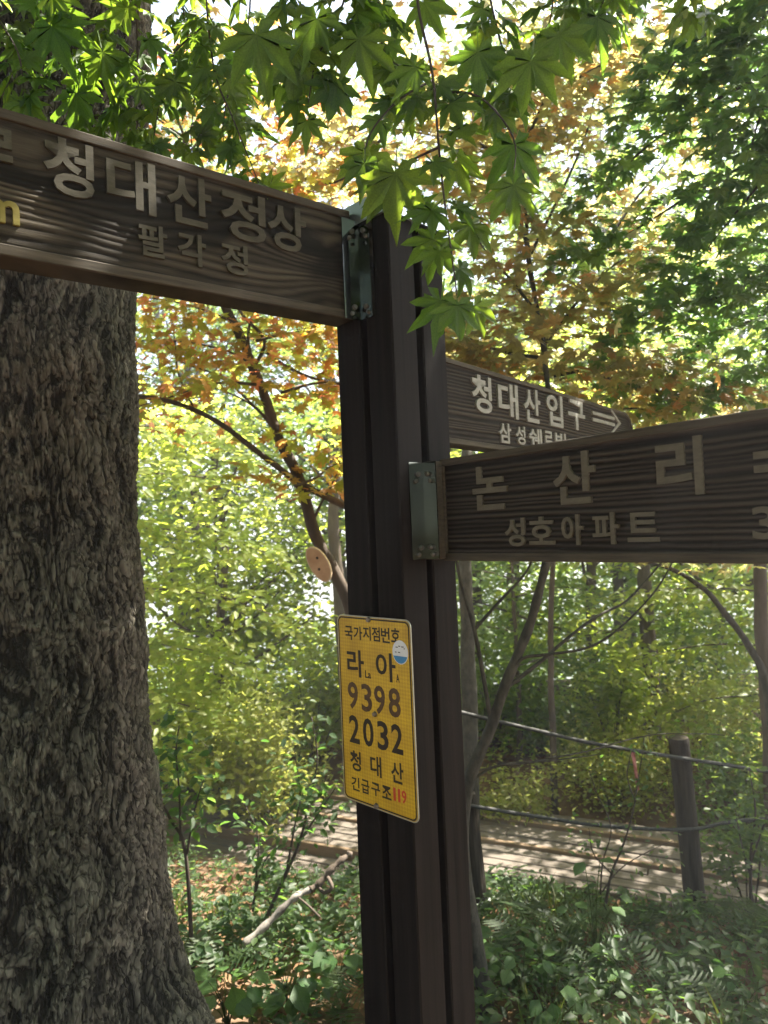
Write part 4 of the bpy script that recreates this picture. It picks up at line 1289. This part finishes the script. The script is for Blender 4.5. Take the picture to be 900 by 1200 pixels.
# the wood running down the far side of the brow, one mass of leaves
rng = np.random.default_rng(71)
cs = np.column_stack([rng.uniform(-18, 18, 330), rng.uniform(12, 26, 330), np.zeros(330)])
cs[90:200, 0] = rng.uniform(0, 12, 110)
cs[:, 2] = gz(cs[:, 0], cs[:, 1]) + rng.uniform(.5, 7.0, 330) * np.where(cs[:, 0] > -1, 1.0, .75)
P = np.concatenate([blob(c, (1.5, 1.5, .7), 190, rng) for c in cs])
tag(link('far_wood', scatter_mesh('far_wood', T_DIAM, P, frames(len(P), (0, 0, 1), .5, None, 1, rng), rng.uniform(.16, .28, len(P))), M['leaf_mid']), 'mass of distant green wood falling away beyond the brow', 'wood', kind='stuff')

# layered young trees just past the walk, their boughs in full sun
def layered_tree(base_px, d, trunk_px, boughs, seed, mat, size, label, per=3, n=9, r=.035, tpl=T_OVAL):
    rng = np.random.default_rng(seed)
    b = at(*base_px, d); b[2] = float(gz(b[0], b[1]))
    tr = [b - np.array((0, 0, .15))] + pxp(trunk_px, d)
    sets, W_ = leafy_boughs(rng, boughs, per, n, .5, .42, size, .35)
    maple('layered_tree', label, b, (tr, r, r * .35), [(W, .012, .003) for W in W_], .1, sets, M[mat], M[mat], M['bark_brown'], 0, tpl=tpl)


layered_tree((118, 960), 5.9, [(120, 800), (125, 650), (140, 500), (150, 420)],
             [((120, 560), (180, 555), (240, 560), (300, 575), 5.7), ((120, 620), (190, 620), (250, 630), (320, 650), 5.8), ((122, 690), (190, 690), (260, 700), (330, 725), 5.7),
              ((122, 760), (180, 755), (240, 765), (300, 790), 5.8), ((120, 820), (180, 820), (230, 830), (280, 850), 5.6), ((130, 500), (190, 500), (240, 510), (280, 530), 6.0),
              ((120, 640), (70, 640), (20, 660), (-40, 690), 5.8), ((120, 740), (60, 740), (0, 760), (-60, 790), 5.8), ((120, 860), (170, 870), (220, 880), (260, 900), 5.5)],
             811, 'leaf_bright', .105, 'young tree with tiers of sunlit pale leaves beside the old trunk')
layered_tree((940, 960), 6.2, [(935, 850), (925, 740), (910, 640), (890, 520)],
             [((930, 700), (860, 690), (790, 690), (720, 700), 6.0), ((930, 760), (860, 755), (800, 760), (740, 775), 6.1), ((920, 660), (840, 650), (760, 645), (680, 655), 6.4),
              ((930, 810), (880, 815), (830, 820), (790, 835), 6.0), ((910, 600), (830, 590), (750, 590), (660, 600), 6.6), ((930, 720), (990, 720), (1040, 730), (1090, 750), 6.1), ((900, 560), (820, 540), (740, 530), (660, 530), 6.4)],
             812, 'leaf_bright', .095, 'young tree with tiers of sunlit leaves over the fence rope')
layered_tree((610, 930), 7.0, [(608, 820), (603, 720), (598, 620)],
             [((605, 700), (640, 690), (680, 690), (720, 705), 6.8), ((605, 740), (570, 735), (540, 740), (505, 755), 6.9), ((603, 680), (570, 670), (530, 670), (490, 680), 7.0), ((606, 780), (650, 770), (690, 775), (730, 790), 6.8), ((600, 640), (640, 625), (690, 620), (730, 630), 7.2), ((600, 620), (560, 610), (520, 610), (470, 620), 7.2)],
             813, 'leaf_mid', .080, 'young green tree in tiers right behind the forked maple')

# bare-stemmed trunks standing out against the leaves
for k, (pts, d, r0, r1, lb) in enumerate([
        ([(765, 930), (764, 850), (762, 770), (755, 690), (750, 560), (745, 430)], 7.2, .10, .06, 'dark upright trunk behind the rope-fence, bare below'),
        ([(905, 1000), (900, 820), (893, 740), (891, 660), (888, 560), (885, 430)], 4.9, .055, .035, 'slim brown trunk rising behind the ridged board, straight'),
        ([(925, 960), (900, 825), (878, 760), (845, 715), (825, 690), (790, 668), (735, 655)], 4.4, .030, .010, 'thin arching grey trunk bent over toward the post'),
        ([(650, 930), (647, 850), (645, 760), (648, 660), (655, 540)], 6.2, .035, .02, 'thin reddish sapling trunk, straight, beyond the boardwalk'),
        ([(410, 860), (404, 790), (398, 700), (390, 600), (400, 500)], 7.0, .08, .05, 'dark trunk half hidden behind the sign post'),
        ([(552, 960), (550, 830), (548, 740), (545, 660), (548, 520)], 5.8, .075, .05, 'grey-brown trunk with peeling bark just beside the post')]):
    W = pxp(pts, d)
    g0 = np.array((W[0][0], W[0][1], float(gz(W[0][0], W[0][1]))))
    root = empty('slim_tree', g0, label=lb, cat='tree', group='slim trunks beyond the fence')
    link('trunk', limb_mesh('trunk', [([g0 - np.array((0, 0, .1))] + W[1:], r0, r1)], 10, .015), M['bark_brown' if k not in (2, 5) else 'bark_grey'], root, world=True)
    rng = np.random.default_rng(200 + k)
    top = W[-1]
    P = np.concatenate([blob(top + rng.normal(size=3) * np.array((.6, .5, .25)) + np.array((0, 0, .3)), (.45, .45, .15), 90, rng) for _ in range(9)])
    link('crown', scatter_mesh('crown', T_SMALL, P, frames(len(P), (0, 0, 1), .4, None, 1, rng), rng.uniform(.05, .075, len(P))), M[['leaf_mid', 'maple_bronze', 'maple_bronze', 'leaf_mid', 'leaf_mid', 'leaf_bright'][k]], root, world=True, kind='stuff')


# ------------------------------------------------------------------ shrubs and saplings
def shrub(px, py, d, w_, h_, n, mat, size, label, seed, stems=7, name='shrub', tpl=T_HEX, cat='shrub', base=None, ujit=.5, group=None, stem_r=.007):
    rng = np.random.default_rng(seed)
    c = at(px, py, d)
    g0 = np.array((c[0], c[1], float(gz(c[0], c[1]))))
    root = empty(name, g0, label=label, cat=cat, group=group)
    top = max(.15, c[2] - g0[2])
    specs = []; P = []
    for k in range(stems):
        a = rng.random() * 2 * math.pi; rr = w_ * (.3 + .7 * rng.random())
        tip = g0 + np.array((math.cos(a) * rr, math.sin(a) * rr * .8, top + h_ * rng.uniform(-.7, 1.0)))
        mid = (g0 + tip) / 2 + np.array((0, 0, .15 * top))
        specs.append(((g0 + rng.normal(size=3) * .02 * np.array((1, 1, 0)) - np.array((0, 0, .03)), mid, tip), stem_r, .002))
        q = n // stems
        t = rng.random((q, 1)) ** .6
        pts = mid * (1 - t) + tip * t + rng.normal(size=(q, 3)) * np.array((w_ * .24, w_ * .24, h_ * .28))
        P.append(pts)
    P = np.concatenate(P)
    P = np.concatenate([P, P + rng.normal(size=P.shape) * .05]); 
    P[:, 2] = np.maximum(P[:, 2], gz(P[:, 0], P[:, 1]) + .03)
    link('stem', limb_mesh('stem', specs, 5, .012), M['twig'], root, world=True)
    link('foliage', scatter_mesh('foliage', tpl, P, frames(len(P), (0, 0, 1), ujit, None, 1, rng), rng.uniform(.7, 1.2, len(P)) * size), M[mat], root, world=True, kind='stuff')


shrub(300, 893, 6.2, .66, .50, 2400, 'leaf_yellow', .068, 'bright yellow-green bush beyond the timber steps', 301, 12)
shrub(215, 830, 7.0, .7, .55, 1300, 'leaf_bright', .11, 'broad-leaved pale green bush behind the old tree', 302, 12)
shrub(360, 800, 7.2, .6, .5, 1100, 'leaf_bright', .09, 'light green bush behind the yellow plate', 303, 10)
shrub(600, 935, 6.0, .34, .18, 700, 'leaf_yellow', .055, 'low sunlit yellow-green bush at the far edge of the boardwalk', 304, 9)
shrub(720, 905, 6.2, .6, .4, 1500, 'leaf_yellow', .05, 'pale flowering-looking bush behind the leaning fence post', 305, 12)
shrub(835, 850, 6.6, .6, .5, 1500, 'leaf_yellow', .055, 'tall pale yellow bush to the far side of the fence post', 306, 12)
shrub(650, 840, 7.4, .7, .5, 1400, 'leaf_mid', .08, 'mid green bush beyond the rope in the clearing', 307, 12)
shrub(570, 800, 7.4, .6, .6, 1200, 'leaf_mid', .08, 'leafy green bush close behind the forked trunk', 308, 12)
shrub(880, 930, 5.6, .55, .45, 1300, 'leaf_mid', .06, 'green bush beside the boardwalk end', 309, 12)
shrub(715, 800, 6.8, .35, .35, 500, 'leaf_bright', .09, 'light green young conifer-like bush in front of a dark trunk', 310, 10)
shrub(1000, 900, 6.0, .8, .7, 1300, 'leaf_mid', .08, 'large green bush past the boardwalk bend', 311, 12)
shrub(90, 880, 6.6, .8, .6, 1300, 'leaf_bright', .09, 'light green bush hidden behind the old tree trunk', 312, 12)
shrub(880, 985, 4.3, .28, .22, 260, 'leaf_deep', .06, 'dark-stemmed sapling beside the leaning fence post', 313, 6, name='sapling')
shrub(790, 770, 9.0, 1.2, 1.0, 2200, 'leaf_mid', .09, 'wide green thicket bush in the wood', 314, 14)
shrub(250, 720, 8.8, 1.1, 1.0, 2200, 'leaf_bright', .10, 'wide sunlit thicket bush under the wood', 315, 14)


def sapling(stems, d, leaves, mat, size, label, seed, r=.012, dd=0.0, tpl=T_OVAL, spread=.07, mean=(0, 0, 1)):
    """stems: pixel polylines, the first starts at the ground"""
    rng = np.random.default_rng(seed)
    W = [pxp(s, d, dd) for s in stems]
    b = W[0][0].copy(); b[2] = float(gz(b[0], b[1]))
    W[0][0] = b - np.array((0, 0, .03))
    root = empty('sapling', b, label=label, cat='sapling')
    P = []
    for k, s in enumerate(W):
        link('stem', limb_mesh('stem', [(s, r if k == 0 else r * .55, r * .2)], 6, .004), M['twig'], root, world=True)
        sp_ = np.array([list(q) for q in smooth_path(s, 6)])
        idx = rng.integers(len(sp_) // 3, len(sp_), leaves // len(W))
        P.append(sp_[idx] + rng.normal(size=(len(idx), 3)) * spread)
    P = np.concatenate(P)
    link('foliage', scatter_mesh('foliage', tpl, P, frames(len(P), mean, .5, None, 1, rng), rng.uniform(.7, 1.2, len(P)) * size), M[mat], root, world=True, kind='stuff')


sapling([[(292, 1075), (330, 1035), (350, 990), (362, 940), (372, 890), (365, 840)], [(335, 1028), (345, 970), (352, 930), (345, 880)], [(352, 985), (375, 950), (395, 920)], [(296, 1068), (300, 1030), (302, 980), (285, 940)], [(296, 1060), (310, 1010), (330, 990)]], 3.7, 330, 'herb', .06, 'dark-stemmed leafy sapling by the timber steps', 401)
sapling([[(222, 1040), (218, 1000), (200, 960), (185, 925), (180, 880)], [(212, 985), (210, 930), (206, 880), (210, 850)], [(220, 1000), (228, 950), (240, 910)]], 3.4, 200, 'herb', .065, 'small dark sapling next to the old tree roots', 402)
sapling([[(702, 1050), (715, 1030), (730, 990), (742, 950), (750, 900), (755, 865)], [(706, 1045), (725, 1020), (755, 1000), (790, 985)], [(704, 1048), (706, 1010), (716, 970), (700, 930), (690, 900)], [(745, 940), (735, 910), (740, 880)], [(718, 1025), (695, 1000), (690, 970)]], 3.8, 150, 'herb', .04, 'twiggy bare-branched sapling in front of the boardwalk', 403, .009)
sapling([[(876, 1055), (880, 1000), (885, 950), (878, 900)], [(880, 1010), (893, 970), (905, 930)], [(878, 1020), (868, 985), (862, 950)]], 3.8, 170, 'leaf_deep', .055, 'dark leafy sapling close to the leaning fence post', 404)

# ------------------------------------------------------------------ boardwalk
bw = empty('boardwalk', at(700, 1020, 4.9), label='weathered timber boardwalk with low steps', kind='structure')
del bw['label']
DU = np.array((.912, -.410, 0)); DV = np.array((.410, .912, 0))
O0 = at(570, 1020, 5.05)
FRONT = np.array((O0[0], O0[1], 0)); ZB = float(O0[2])
prng = np.random.default_rng(3)


def plank(u0, u1, v0, v1, ztop, th, mat, tilt=0.0):
    m = MB()
    m.box(u0, u1, 0, v1 - v0 - .008, -th, 0, .004)
    me = m.mesh('plank')
    o = link('plank', me, mat, bw)
    p = FRONT + DV * v0
    rot = Matrix(((DU[0], DV[0], 0, p[0]), (DU[1], DV[1], 0, p[1]), (0, 0, 1, ztop), (0, 0, 0, 1)))
    o.matrix_parent_inverse = bw.matrix_world.inverted()
    o.matrix_basis = rot @ Matrix.Rotation(tilt, 4, 'X')


v = 0.0; z = ZB
for stp in range(3):
    for r_ in range((4, 3, 2)[stp]):
        cuts = sorted([-3.4, 4.2] + [float(prng.uniform(-3, 4)) for _ in range(2)])
        for a, b in zip(cuts[:-1], cuts[1:]):
            plank(a + .004, b - .004, v, v + .105, z + prng.normal() * .003, .035, M['plank'], prng.normal() * .012)
        v += .105
    cuts = [-3.4, -1.2 + prng.random(), 1.6 + prng.random(), 4.2]
    if stp < 2:
        for a, b in zip(cuts[:-1], cuts[1:]):      # riser beam
            plank(a + .004, b - .004, v, v + .05, z + .03, .14, M['plank_edge'])
    v += .042
    z += .03
# lower steps on the near side at the left
for k, (u1_, zz, vv) in enumerate(((-.45, ZB - .085, -.36), (-.75, ZB - .17, -.72))):
    for r_ in range(3):
        plank(-3.2 - .2 * r_, u1_ + .03 * prng.normal(), vv + r_ * .105, vv + r_ * .105 + .105, zz + prng.normal() * .003, .035, M['plank'])
    plank(-3.2, u1_ + .04, vv + .315, vv + .36, zz + .085, .16, M['plank_edge'])

# ------------------------------------------------------------------ rope fence
def fence_post(top, bot, r, label):
    root = empty('fence_post', bot, label=label, cat='fence post', group='posts of the rope fence')
    m = MB()
    a = np.array(bot) - np.array((0, 0, .25)); b = np.array(top)
    m.tube([a, a + (b - a) * .5 + np.array((.004, 0, 0)), b - (b - a) * .012, b], [r * 1.04, r, r * .98, r * .90], 18)
    me = m.mesh('post', False)
    link('post', me, M['fence'], root, world=True)
    return root


fb = at(818, 1062, 4.1); fb[2] = gz(fb[0], fb[1])
fence_post(at(795, 864, 4.1), fb, .060, 'round dark timber fence post leaning over by the boardwalk')
gb = at(563, 1072, 3.95); gb[2] = gz(gb[0], gb[1])
fp2 = fence_post(at(546, 930, 3.95), gb, .060, 'round reddish fence post with wire tied low, tucked behind the sign post')
m = MB(); q0 = at(566, 1050, 3.95)
ax_ = unit(at(545, 826, 3.95) - gb); e1 = unit(np.cross(ax_, (0, 1, 0))); e2 = np.cross(ax_, e1)
for k in range(3):
    cc = gb + ax_ * (.10 + .012 * k)
    m.tube([cc + (e1 * math.cos(t) + e2 * math.sin(t)) * .063 for t in np.linspace(0, 2 * math.pi, 19)], .0025, 5)
link('wire_tie', m.mesh('wire_tie'), M['white'], fp2, world=True)
rb = at(1010, 1070, 4.2); rb[2] = gz(rb[0], rb[1])
fence_post(at(1000, 880, 4.2), rb, .060, 'round dark fence post beyond the end of the ridged board')


def rope(pts, d, label):
    W = smooth_path([at(x, y, dd) for (x, y), dd in zip(pts, d)], 8)
    m = MB(); m.tube(W, .0115, 8)
    tag(link('rope', m.mesh('rope', True), M['rope']), label, 'rope')


rope([(500, 824), (520, 829), (545, 836), (620, 854), (700, 872), (796, 888), (850, 896), (905, 905), (1000, 912)], [3.8, 3.84, 3.88, 3.93, 3.98, 4.03, 4.07, 4.1, 4.12], 'upper black rope of the fence sagging to the leaning post')
rope([(510, 940), (530, 941), (550, 944), (630, 957), (710, 968), (805, 972), (850, 964), (905, 960), (1000, 968)], [3.8, 3.84, 3.88, 3.93, 3.98, 4.03, 4.07, 4.1, 4.12], 'lower black rope of the fence running above the planks')

# red ribbon on the upper rope
rt = at(742, 880, 4.0)
m = MB(); V = []
for k, (x, y) in enumerate([(741, 878), (743, 890), (745, 903), (746, 914), (748, 926)]):
    for s in (-1, 1):
        p = at(x + s * (2.3 - .2 * k), y, 4.0 + .012 * math.sin(k * 1.6) * s); V.append(p)
V2 = V + [p + np.array((0, .0015, 0)) for p in V]
m.add(V2, [(2 * k, 2 * k + 1, 2 * k + 3, 2 * k + 2) for k in range(4)] + [(10 + 2 * k, 12 + 2 * k, 13 + 2 * k, 11 + 2 * k) for k in range(4)])
tag(link('ribbon', m.mesh('ribbon'), M['ribbon']), 'faded red cloth ribbon hanging from the upper fence rope', 'ribbon')

# fallen pale branch
fbz = [at(285, 1105, 3.35), at(318, 1080, 3.4), at(350, 1052, 3.45), at(372, 1038, 3.5), at(392, 1012, 3.55), at(410, 998, 3.6)]
fr = empty('fallen_branch', fbz[0], label='dead branch, half pale and half dark, lying across the undergrowth', cat='branch')
sp_ = smooth_path(fbz, 8, .022)
rr_ = [.0185 - .006 * i / len(sp_) + .0035 * math.sin(i * 1.3) + .002 * math.sin(i * 3.1) for i in range(len(sp_))]
h_ = int(len(sp_) * .52)
m = MB(); m.tube(sp_[:h_ + 1], rr_[:h_ + 1], 10); link('pale_length', m.mesh('pale_length', True), M['birch'], fr, world=True)
m = MB(); m.tube(sp_[h_:], [r_ * 1.12 for r_ in rr_[h_:]], 10); link('dark_length', m.mesh('dark_length', True), M['bark_brown'], fr, world=True)
m = MB(); m.tube(smooth_path([fbz[3], at(380, 1046, 3.48), at(389, 1040, 3.46), at(384, 1028, 3.5)], 5), [.010] * 16, 7); link('side_shoot', m.mesh('side_shoot', True), M['bark_brown'], fr, world=True)
m = MB(); m.tube(smooth_path([fbz[2], at(362, 1062, 3.40), at(375, 1075, 3.36)], 5), [.006] * 11, 6); link('side_shoot', m.mesh('side_shoot', True), M['bark_brown'], fr, world=True)

# ------------------------------------------------------------------ undergrowth
def ground_pts(n, x0, x1, y0, y1, rng, dens=None):
    P = np.stack([rng.uniform(x0, x1, n), rng.uniform(y0, y1, n)], 1)
    keep = np.hypot((P[:, 0] + 1.3), (P[:, 1] - 2.46)) > .8
    keep &= np.hypot(P[:, 0] - .04, P[:, 1] - 1.87) > .2
    # not on the planks
    rel = P - FRONT[:2]; u = rel @ DU[:2]; v_ = rel @ DV[:2]
    keep &= ~((v_ > -.02) & (v_ < 1.62) & (u > -3.5) & (u < 4.3))
    keep &= ~((v_ > -.78) & (v_ <= 0) & (u > -3.5) & (u < -.35))
    bare = np.exp(-(((P[:, 0] + .28) / .30) ** 2 + ((P[:, 1] - 2.75) / .38) ** 2)) + .8 * np.exp(-(((P[:, 0] - .95) / .25) ** 2 + ((P[:, 1] - 2.9) / .25) ** 2))
    if dens is not None: keep &= rng.random(n) > bare
    if dens is not None: keep &= rng.random(n) < dens(P[:, 0], P[:, 1])
    return P[keep]


def clump_density(sc, seed, lo=.35, k=4):
    return lambda x, y: np.clip((fbm(x * sc + 50, y * sc + 50, 3, seed) - lo) * k, 0, 1)


def herbs(name, label, n, area, hgt, leaf, mat, seed, dens, leaves=(5, 9), tpl=T_HEX):
    rng = np.random.default_rng(seed)
    G = ground_pts(n, *area, rng, dens)
    P = []; R = []; Sz = []
    for x, y in G:
        k = int(rng.integers(*leaves)); h = rng.uniform(*hgt); z = float(gz(x, y))
        a = rng.random(k) * 2 * math.pi
        lev = rng.random(k)
        rad = rng.uniform(.005, .03, k)
        p = np.stack([x + np.cos(a) * rad + .02 * rng.normal(), y + np.sin(a) * rad, z + h * (.35 + .65 * lev)], 1)
        out = np.stack([np.cos(a), np.sin(a), .15 + .35 * rng.normal(size=k)], 1)
        up = np.stack([-np.cos(a) * .1, -np.sin(a) * .1, np.ones(k)], 1) + .22 * rng.normal(size=(k, 3))
        Y = unit(out); Z = unit(up - Y * np.sum(up * Y, 1, keepdims=True)); X = np.cross(Y, Z)
        P.append(p); R.append(np.stack([X, Y, Z], 2)); Sz.append(rng.uniform(.7, 1.25, k) * leaf * (.6 + .6 * (h / hgt[1])))
    P = np.concatenate(P); R = np.concatenate(R); Sz = np.concatenate(Sz)
    tag(link(name, scatter_mesh(name, tpl, P, R, Sz), M[mat]), label, 'undergrowth', kind='stuff')


herbs('undergrowth', 'low leafy green undergrowth on the slope before the boardwalk', 5200, (-3.2, 4.2, 1.9, 5.2), (.04, .24), .056, 'herb', 501, clump_density(1.3, 5, .30, 4))
herbs('fine_undergrowth', 'fine small-leaved weeds between the bigger plants on the slope', 7000, (-3.2, 4.2, 2.0, 5.4), (.03, .18), .034, 'leaf_deep', 502, clump_density(1.9, 8, .33, 4), (7, 13))
herbs('far_undergrowth', 'sunlit weeds beyond the boardwalk', 2600, (-6, 7, 5.6, 11), (.05, .35), .085, 'leaf_bright', 503, clump_density(.9, 15, .40, 5))


def grass(name, label, n, area, hgt, mat, seed, dens):
    rng = np.random.default_rng(seed)
    G = ground_pts(n, *area, rng, dens)
    k = 9
    xy = np.repeat(G, k, 0) + rng.normal(size=(len(G) * k, 2)) * .03
    P = np.column_stack([xy, gz(xy[:, 0], xy[:, 1])])
    m_ = len(P)
    Y = unit(np.column_stack([rng.normal(size=(m_, 2)) * .45, np.ones(m_)])); Z = rng.normal(size=(m_, 3)); Z = unit(Z - Y * np.sum(Z * Y, 1, keepdims=True))
    tag(link(name, scatter_mesh(name, T_BLADE, P, np.stack([np.cross(Y, Z), Y, Z], 2), rng.uniform(*hgt, m_)), M[mat]), label, 'grass', kind='stuff')


grass('grass', 'thin grass blades among the weeds on the slope', 700, (-3, 4, 2.0, 4.4), (.10, .24), 'grass', 601, clump_density(1.5, 25, .42, 5))
grass('sunlit_grass', 'bright sunlit grass tufts beyond the boardwalk', 1500, (-5, 6, 5.8, 9.5), (.12, .34), 'leaf_yellow', 602, clump_density(1.1, 35, .45, 6))

rng = np.random.default_rng(9)
G = ground_pts(11000, -4, 5, 1.6, 8.5, rng)
P = np.column_stack([G, gz(G[:, 0], G[:, 1]) + .012 + .02 * rng.random(len(G))])
tag(link('leaf_litter', scatter_mesh('leaf_litter', T_HEX, P, frames(len(P), (0, 0, 1), .35, None, 1, rng), rng.uniform(.045, .10, len(P))), M['litter']), 'dry brown fallen leaves covering the forest floor', 'leaf litter', kind='stuff')


# individually visible broad-leaved plants near the bottom of the view
def broad_plant(px, py, d, nl, size, h, label, seed):
    rng = np.random.default_rng(seed)
    c = at(px, py, d); b = np.array((c[0], c[1], float(gz(c[0], c[1]))))
    root = empty('broadleaf_plant', b, label=label, cat='plant', group='broad-leaved plants on the slope')
    tv, tf, rib = T_OVAL
    me = npmesh('leaf', tv * np.array((1.5, 1, 1)), tf, True, {'rib': rib}); me.materials.append(M['herb_o'])
    specs = []
    for k in range(nl):
        a = 2 * math.pi * k / nl * 1.618 * 1.3 + rng.normal() * .3
        hh = h * rng.uniform(.45, 1.0); rr = rng.uniform(.04, .13)
        tip = np.array((math.cos(a) * rr, math.sin(a) * rr, hh))
        specs.append(((np.array((0, 0, -.02)), tip * np.array((.35, .35, .6)), tip), .003, .0015))
        Y = unit(np.array((math.cos(a), math.sin(a), -.25 + .2 * rng.normal()))); Zu = np.array((-.1 * math.cos(a), -.3 - .1 * math.sin(a), 1)) + .2 * rng.normal(size=3); Z = unit(Zu - Y * (Zu @ Y)); X = np.cross(Y, Z)
        s = size * rng.uniform(.7, 1.2)
        o = bpy.data.objects.new('leaf', me); COL.objects.link(o); o.parent = root
        o.matrix_basis = Matrix([list(np.array((X[r_], Y[r_], Z[r_])) * s) + [tip[r_]] for r_ in range(3)] + [[0, 0, 0, 1]])
    link('stem', limb_mesh('stem', specs, 5, .0), M['grass'], root)


for k, (px, py, d, nl, s, h, lb) in enumerate([
        (335, 1105, 3.0, 11, .125, .22, 'big-leaved plant under the pale dead branch'), (265, 1150, 2.9, 10, .13, .22, 'broad-leaved plant against the old tree roots'),
        (300, 1170, 2.7, 9, .12, .18, 'dark broad-leaved plant at the foot of the slope'), (395, 1085, 3.2, 10, .11, .22, 'leafy plant on the shaded side of the sign post'),
        (610, 1125, 3.0, 12, .11, .24, 'leafy upright plant beside the grey trunk base'), (640, 1180, 2.8, 10, .11, .20, 'broad-leaved plant below the grey trunk base'),
        (735, 1120, 3.1, 10, .09, .20, 'pale green plant in the middle of the slope'), (835, 1110, 3.2, 10, .10, .20, 'green plant below the leaning fence post'),
        (700, 1165, 2.9, 9, .09, .16, 'small leafy plant among dry leaves'), (590, 1080, 3.3, 9, .10, .2, 'leafy plant in front of the wire-tied fence post'),
        (870, 1150, 2.9, 9, .09, .18, 'low green plant near the edge of the slope'), (690, 960, 3.3, 7, .10, .60, 'tall arching weed in front of the lower rope')]):
    broad_plant(px, py, d, nl, s * (.72 if px > 500 else .85), h, lb, 700 + k)

# ferns: arching fronds of paired leaflets
def frond_template():
    V = []; Fc = []
    n = 13
    def axis(t): return np.array((0, t, .32 * math.sin(t * 2.3) - .30 * t * t))
    for i in range(n):
        t = .12 + .86 * i / (n - 1); ln = .30 * math.sin(math.pi * min(1, .25 + .78 * (1 - t))) + .02
        c = axis(t)
        for sg in (-1, 1):
            b = len(V)
            V += [c + np.array((0, -.022, 0)), c + np.array((sg * ln * .55, .02, -.01)), c + np.array((sg * ln, .075, -.05 * ln)), c + np.array((0, .022, 0))]
            Fc += [(b, b + 1, b + 3), (b + 1, b + 2, b + 3)]
    for i in range(5):
        p, q = axis(i / 5), axis((i + 1) / 5); b = len(V)
        V += [p + np.array((-.006, 0, 0)), p + np.array((.006, 0, 0)), q]
        Fc += [(b, b + 1, b + 2)]
    return np.array(V), np.array(Fc)


fv, ff = frond_template()
FROND = npmesh('frond', fv, ff, False); FROND.materials.append(leaf_mat('fern_frond', [(.024, .045, .018), (.032, .056, .02), (.042, .066, .022)], [(.12, .20, .04), (.15, .24, .04), (.19, .27, .05)], .45, .5, .25, obj=True))
rng = np.random.default_rng(55)
for px, py, d, sz, lb in [(600, 1048, 3.6, .34, 'fern beside the low fence stump'), (640, 1062, 3.5, .36, 'fern between the stump and the twiggy sapling'), (668, 1085, 3.35, .32, 'fern in front of the twiggy sapling'),
                          (618, 1092, 3.2, .30, 'fern uphill of the low fence stump'), (760, 1075, 3.5, .32, 'fern on the near side of the leaning fence post'), (850, 1078, 3.5, .30, 'fern past the foot of the leaning fence post'),
                          (700, 1120, 3.1, .28, 'small fern amid dry leaves on the slope'), (790, 1135, 3.05, .28, 'small fern beside the low green plants'), (240, 1075, 3.2, .34, 'fern at the roots of the old tree'),
                          (275, 1045, 3.6, .30, 'fern under the dark-stemmed leafy sapling'), (385, 1120, 3.0, .28, 'fern at the foot of the sign post'), (870, 1180, 2.75, .26, 'fern low on the open slope')]:
    c = at(px, py, d); b = np.array((c[0], c[1], float(gz(c[0], c[1]))))
    root = empty('fern', b, label=lb, cat='fern', group='ferns on the slope')
    k = int(rng.integers(6, 9))
    for q in range(k):
        a = 2 * math.pi * q / k + rng.normal() * .25
        o = bpy.data.objects.new('frond', FROND); COL.objects.link(o); o.parent = root
        o.matrix_basis = Matrix.Rotation(a, 4, 'Z') @ Matrix.Rotation(rng.uniform(.15, .6), 4, 'X') @ Matrix.Rotation(rng.normal() * .3, 4, 'Y') @ Matrix.Scale(sz * rng.uniform(.75, 1.15), 4)

# ------------------------------------------------------------------ summer haze in the air
HAZE = 0.006
m, t, N, L, P = newmat('haze')
N.remove(P)
vp = N.new('ShaderNodeVolumePrincipled')
vp.inputs['Color'].default_value = (.93, .96, 1.0, 1)
vp.inputs['Density'].default_value = HAZE
vp.inputs['Anisotropy'].default_value = .35
L.new(vp.outputs[0], N['Material Output'].inputs['Volume'])
mm = MB(); mm.box(-7000, 7000, -7000, 7000, -60, 22)
me = mm.mesh('haze'); me.materials.append(m)
tag(link('haze', me), kind='stuff')
